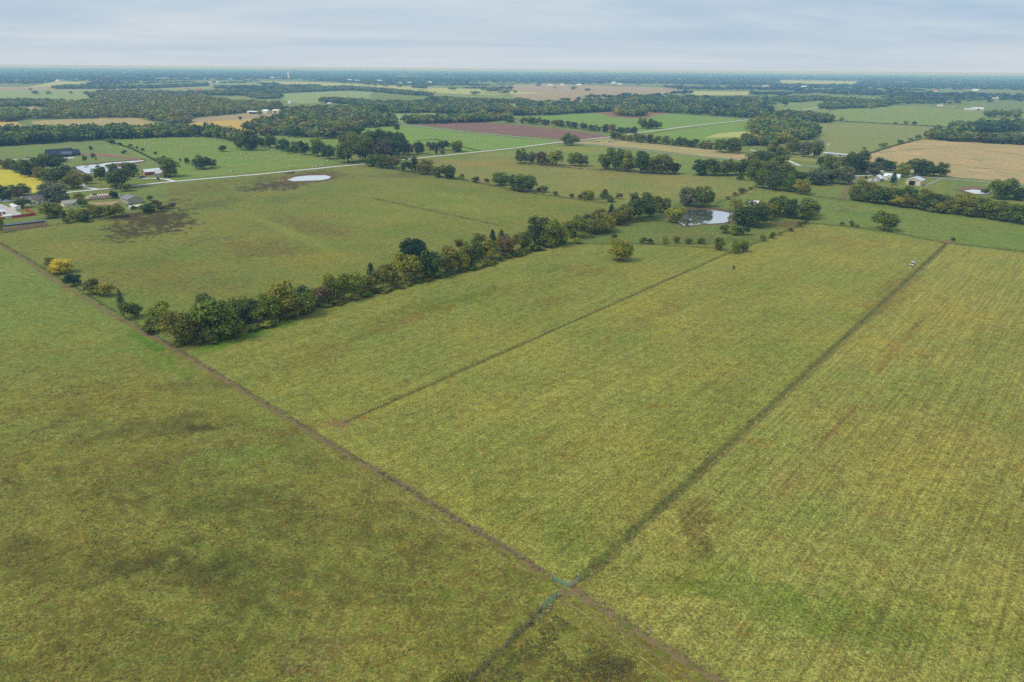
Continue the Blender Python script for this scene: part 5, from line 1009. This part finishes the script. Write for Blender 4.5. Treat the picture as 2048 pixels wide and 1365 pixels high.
vehicle('white pickup in the shade of the right farmyard trees', 1711, 355.5, AX2, P_white, 5.6, 2.0, 'pickup', 'pickup')
vehicle('white car seen beyond the curved drive near the farmhouse earth bank', 157, 310, AX2, P_white, 4.8, 1.9, 'suv')

def skin_mesh(name, pts, edges, mats, pick, root=0):
    me = bpy.data.meshes.new(name + '_skeleton'); me.from_pydata([p[:3] for p in pts], edges, []); o = bpy.data.objects.new(name + '_skeleton', me); COL.objects.link(o)
    md = o.modifiers.new('s', 'SKIN'); 
    for i, v in enumerate(me.skin_vertices[0].data): v.radius = (pts[i][3], pts[i][3]); v.use_root = (i == root)
    o.modifiers.new('d', 'SUBSURF').levels = 1
    dg = bpy.context.evaluated_depsgraph_get(); out = bpy.data.meshes.new_from_object(o.evaluated_get(dg)); out.name = name
    bpy.data.objects.remove(o); bpy.data.meshes.remove(me)
    out.materials.clear()
    for m_ in mats: out.materials.append(m_)
    for p in out.polygons: p.material_index = pick(p.center); p.use_smooth = True
    return out
m_cow = plain('black_hide', (.018, .016, .015, 1), .7, .2, 3); m_horn = plain('hoof', (.05, .045, .04, 1), .7, .1, 3)
def cow_mesh(graze):
    hd = [(1.15, 0, 1.15, .20), (1.45, 0, .75, .15), (1.6, 0, .35, .09)] if graze else [(1.15, 0, 1.35, .20), (1.45, 0, 1.55, .16), (1.8, 0, 1.42, .10)]
    pts = [(-.75, 0, 1.12, .33), (0, 0, 1.05, .40), (.7, 0, 1.1, .36)] + hd + [(-.95, 0, 1.05, .06), (-1.05, 0, .5, .04)]; ed = [(0, 1), (1, 2), (2, 3), (3, 4), (4, 5), (0, 6), (6, 7)]
    for x, bx, base in ((-.75, -.08, 0), (.65, .0, 2)):
        for s_ in (-1, 1):
            n = len(pts); pts += [(x, s_ * .24, .75, .17), (x + bx * 2, s_ * .24, .42, .08), (x + bx, s_ * .24, .04, .07)]; ed += [(base, n), (n, n + 1), (n + 1, n + 2)]
    return skin_mesh('body', pts, ed, [m_cow], lambda c: 0)
COWS = [cow_mesh(True), cow_mesh(False)]
ear_me = MB().prism([(0, 0), (.04, .12), (-.04, .12)], -.02, .02).mesh('ear', m_cow)
def cow(label, px, py, i, group):
    p = G(px, py); t = thing('cow', label, 'cow', (p[0], p[1], 0), random.uniform(0, 6.28), group); g = i % 3 != 0
    ob('body', COWS[0 if g else 1], t); z, x = (.95, 1.4) if g else (1.62, 1.42)
    for s_ in (-1, 1): e = ob('ear', ear_me, t, (x, s_ * .13, z)); e.rotation_euler = (s_ * -1.2, 0, 0)
    return t
cow('black cow standing alone in the far half of the centre field', 1467, 538, 0, None)
for grp, where, L in (('cattle by the road pond', 'beside the oval roadside pond', [(572, 349), (576, 348), (579, 348.5), (582, 348), (585, 347.5), (588, 347), (597, 351)]),
        ('cattle in the dry pasture', 'in the straw-coloured pasture', [(1184, 284), (1188, 285), (1193, 284.5), (1197, 285), (1200, 284), (1206, 283), (1210, 280.5), (1217, 285), (1221, 285), (1224, 286), (1228, 286), (1190, 281), (1232, 284)]),
        ('cattle far left', 'at the edge of the left tan strip', [(184, 238), (188, 238), (191, 238), (194, 238), (201, 237.5), (218, 238), (240, 237)])):
    for i, (x, y) in enumerate(L): cow(f'black cow, {ordinal(i + 1)} from left {where}', x, y, i, grp)
m_skin = plain('skin', lin(200, 150, 125), .6, .05, 3); m_vest = plain('yellow_shirt', lin(226, 214, 60), .8, .06, 3); m_jean = plain('blue_jeans', lin(48, 66, 104), .9, .1, 3); m_hair = plain('hair', lin(60, 46, 36), .8, .1, 3)
p = G(1825.5, 536.5); t = thing('person', 'person in a yellow shirt and blue jeans standing beside the white car', 'person', (p[0], p[1], 0), math.radians(-110))
pts = [(0, 0, .96, .15), (0, 0, 1.2, .15), (0, 0, 1.42, .15), (0, 0, 1.54, .06), (.02, 0, 1.68, .10), (.03, 0, 1.76, .07)]; ed = [(0, 1), (1, 2), (2, 3), (3, 4), (4, 5)]
for s_ in (-1, 1):
    n = len(pts); pts += [(0, s_ * .11, .86, .10), (.03, s_ * .12, .5, .075), (0, s_ * .12, .1, .055), (.14, s_ * .13, .05, .045), (0, s_ * .20, 1.42, .07), (-.03, s_ * .28, 1.16, .05), (.10, s_ * .27, .94, .04), (.14, s_ * .26, .86, .03)]
    ed += [(0, n), (n, n + 1), (n + 1, n + 2), (n + 2, n + 3), (2, n + 4), (n + 4, n + 5), (n + 5, n + 6), (n + 6, n + 7)]
ob('body', skin_mesh('body', pts, ed, [m_skin, m_vest, m_jean, m_horn], lambda c: 3 if c.z < .09 else 2 if c.z < .95 and abs(c.y) < .24 else 1 if c.z < 1.5 and c.z > 1.12 or (c.z <= 1.12 and c.z >= .95 and abs(c.y) < .2) else 0), t)
MB().tube((.02, 0, 1.70), (.01, 0, 1.82), .112, .06, 10).build('hair', m_hair, t)

m_bale = plain('net_wrapped_hay', lin(214, 198, 182), .9, .12, 2); m_baleend = plain('hay_end', lin(150, 124, 92), 1, .2, 5)
def bale_mesh():
    n = 14; V = []; F_ = []; prof = [(-.62, .0), (-.62, .62), (-.55, .74), (.55, .74), (.62, .62), (.62, .0)]
    for x, r_ in prof[1:-1]:
        for k in range(n): V.append((x, r_ * math.cos(2 * math.pi * k / n), .74 + r_ * math.sin(2 * math.pi * k / n)))
    for j in range(3):
        for k in range(n): F_.append((j * n + k, j * n + (k + 1) % n, (j + 1) * n + (k + 1) % n, (j + 1) * n + k))
    F_ += [tuple(range(n - 1, -1, -1)), tuple(range(3 * n, 4 * n))]
    me = mesh_from('hay_bale', V, F_, m_bale); me.materials.append(m_baleend)
    for p in me.polygons[-2:]: p.material_index = 1
    return me
BALE = bale_mesh()
def bale(label, x, y, z, a, group, s=1.0):
    o = ob('hay_bale', BALE, None, (x, y, z), a); o.scale = (s, s, s); return tag(o, label, 'hay bale', group)
B1 = [(1075, 625), (1135, 618), (1240, 628), (1285, 625), (1165, 665), (1162, 678), (1230, 672), (1190, 708), (1292, 720), (1385, 645), (1445, 665), (1540, 648), (1550, 620), (1633, 645), (1635, 655), (1455, 702), (1465, 718), (1525, 702), (1735, 632), (1770, 635), (1768, 652), (1795, 650), (1855, 700), (1600, 775), (1700, 750), (1685, 782), (1438, 800), (1562, 812), (1832, 790), (1930, 757), (1968, 752), (1980, 797), (2020, 795), (1947, 845), (1852, 860), (1860, 892)]
B2 = [(17, 747), (85, 778), (155, 800), (63, 862), (97, 710), (122, 728), (150, 745), (140, 757), (272, 848), (300, 860), (350, 765), (410, 768), (467, 832), (488, 852), (528, 845), (575, 808), (632, 718)]
B2b = [(30, 590), (165, 615), (180, 612), (305, 612), (310, 628), (385, 648), (515, 632), (645, 650)]
B3 = [(935, 548), (1010, 550), (1085, 545), (1215, 535), (1005, 535), (1445, 590), (1515, 578), (1520, 615), (1518, 632), (1565, 592), (1590, 620), (1592, 628), (1620, 612), (1655, 608), (1710, 605), (1720, 650), (1675, 648), (1730, 672), (1765, 668), (1825, 603), (1945, 622), (1410, 632), (1835, 680), (2035, 678), (2183, 660), (2213, 660)]
for lst, ox, where, grp in ((B1 + [(x + 2048, y) for x, y in B2], 0, 'over the large hay meadow', 'bales of the large hay meadow'), (B2b, 512, 'on the strip behind the tree row', 'bales of the narrow strip'), (B3, 512, 'over the bright green meadow', 'bales of the bright green meadow')):
    L = sorted([(ox + x / 4, 121.5 + y / 4) for x, y in lst])
    for i, (x, y) in enumerate(L): p = G(x, y); bale(f'pale round hay bale, {ordinal(i + 1)} from left {where}', p[0], p[1], 0, random.uniform(0, 3.14), grp, 1.12)
a = G(175, 401.0); b_ = G(246, 396.0); L = np.linalg.norm(b_ - a); q = (b_ - a) / L; nn = np.array([-q[1], q[0]]); an = math.atan2(nn[1], nn[0])
if nn[1] < 0: nn = -nn
n = int(L / 1.7); SL = 'weathered round bale in the long stack behind the metal building'
for k in range(n):
    for j in range(9):
        x, y = a + q * (k * 1.7 + (j % 2) * .5) + nn * (j * 1.52 + random.uniform(-.1, .1)); bale(SL, x, y, 0, an + random.uniform(-.15, .15), 'bales of the long stack')
        if 0 < j < 8 and 0 < k < n - 1: x, y = a + q * (k * 1.7 + .8) + nn * (j * 1.52 - .2); bale(SL, x, y, 1.27, an + random.uniform(-.12, .12), 'bales of the long stack')
m_pole = plain('pole_wood', lin(150, 134, 116), .9, .15, 3)
PL = [(205, 376), (649, 333), (855, 313), (851, 250), (930, 264), (1015, 274), (1051, 286), (1118, 283), (1195, 275), (1398, 244), (1482, 240), (1355, 309), (1648, 329), (1975, 378), (1983, 377), (1118, 284)][:15]
names = ['leaning against the sky-lit lawn left of the dark roadside tree', 'by the gravel road past the tree row', 'by the gravel road near the grove', 'at the left end of the crossing lane', 'along the ploughed field, second from left', 'along the ploughed field, third from left', 'in the bright meadow near the crossroads', 'at the crossroads corner', 'right of the crossroads', 'along the far straight road', 'at the far end of the straight road', 'by the lane through the dry pasture', 'beside the long narrow shed', 'left of the pair at the right edge', 'right of the pair at the right edge']
names[0] = 'on the lawn left of the dark roadside tree'
for (x, y), nm in zip(PL, names):
    p = G(x, y); t = thing('utility_pole', 'wooden utility pole ' + nm, 'utility pole', (p[0], p[1], 0), AX2, 'utility poles')
    MB().tube((0, 0, -.2), (0, 0, 9.5), .17, .11, 8).build('pole', m_pole, t); MB().box(-1.1, 1.1, -.06, .06, 8.9, 9.05).build('crossarm', m_pole, t)
    for k in (-1, -.4, .4, 1): MB().tube((k, 0, 9.05), (k, 0, 9.25), .05, .03, 6).build('insulator', m_galv, t)
# tall far landmarks
m_tank = plain('tank_white', lin(232, 234, 236), .5, .03, .1)
p = G(578, 158); t = thing('silo_tower', 'slender white tower rising from the woods left of centre', 'tower', (p[0], p[1], 0)); MB().tube((0, 0, 0), (0, 0, 58), 8.5, 7, 16).build('shaft', m_tank, t); MB().tube((0, 0, 58), (0, 0, 61), 7.2, 4, 16).build('cap', m_tank, t)
for x, y, lb in ((292, 144.5, 'white water tower on the left horizon, nearer the left edge'), (375, 143, 'white water tower on the left horizon, right of the other'), (1629, 155, 'white water tower on the right horizon')):
    p = G(x, y); k = np.hypot(*p) / 12000; t = thing('water_tower', lb, 'water tower', (p[0], p[1], 0), 0, 'water towers'); MB().tube((0, 0, 0), (0, 0, 38), 5 , 3.5, 10).build('pedestal', m_tank, t)
    B = MB(); pr = [(5, 36), (15, 44), (18, 52), (15, 60), (7, 65), (.5, 67)]
    for i in range(5): B.tube((0, 0, pr[i][1]), (0, 0, pr[i + 1][1]), pr[i][0], pr[i + 1][0], 14)
    B.build('tank', m_tank, t)
# dead tree at the pond
p = G(1457, 447); s_ = ppm(p); t = thing('dead_tree', 'bare dead tree standing at the right side of the reflecting pond', 'tree', (p[0], p[1], 0)); B = MB(); B.tube((0, 0, -.2), (.2, 0, 10), .30, .2, 7); B.tube((.2, 0, 10), (0, 0, 17), .2, .08, 6); B.build('trunk', m_deadwood, t)
for k in range(9): a_ = k * 2.4; z_ = 8 + k * .9; MB().tube((.1, 0, z_), (2.4 * math.cos(a_), 2.4 * math.sin(a_), z_ + 2.2), .09, .03, 5).build('branch', m_deadwood, t)
p = G(316, 320); t = thing('brush_pile', 'grey-brown heap of brush at the end of the meadow fence', 'brush pile', (p[0], p[1], 0)); r9 = random.Random(3)
for k in range(60): a_ = r9.uniform(0, 6.28); q_ = r9.uniform(0, 6); B = MB(); c_, s1 = math.cos(a_), math.sin(a_); MB().tube((q_ * c_ * 1.4, q_ * s1, .1), (q_ * c_ * 1.2 + r9.uniform(-3, 3), q_ * s1 * .5 + r9.uniform(-2, 2), max(.3, 3.4 - q_ * .45)), .16, .05, 5).build('branch', m_deadwood, t)

# ------------------------------------------------------------------ haze
def haze():
    m = bpy.data.materials.new('haze'); m.use_nodes = True; nt = m.node_tree; nt.nodes.clear()
    v = N(nt, 'ShaderNodeVolumePrincipled'); v.inputs['Color'].default_value = HAZE_COLOR; v.inputs['Density'].default_value = HAZE_DENSITY; v.inputs['Anisotropy'].default_value = 0.0
    v.inputs['Absorption Color'].default_value = (1, 1, 1, 1); v.inputs['Density Attribute'].default_value = ''
    o = N(nt, 'ShaderNodeOutputMaterial'); nt.links.new(v.outputs[0], o.inputs['Volume'])
    try: m.cycles.homogeneous_volume = True
    except Exception: pass
    h = MB().box(-95000, 95000, -95000, 95000, -1.0, 101.2).build('haze', m)
    struct(h, 'thin blue haze lying over the whole landscape', 'stuff')
haze()
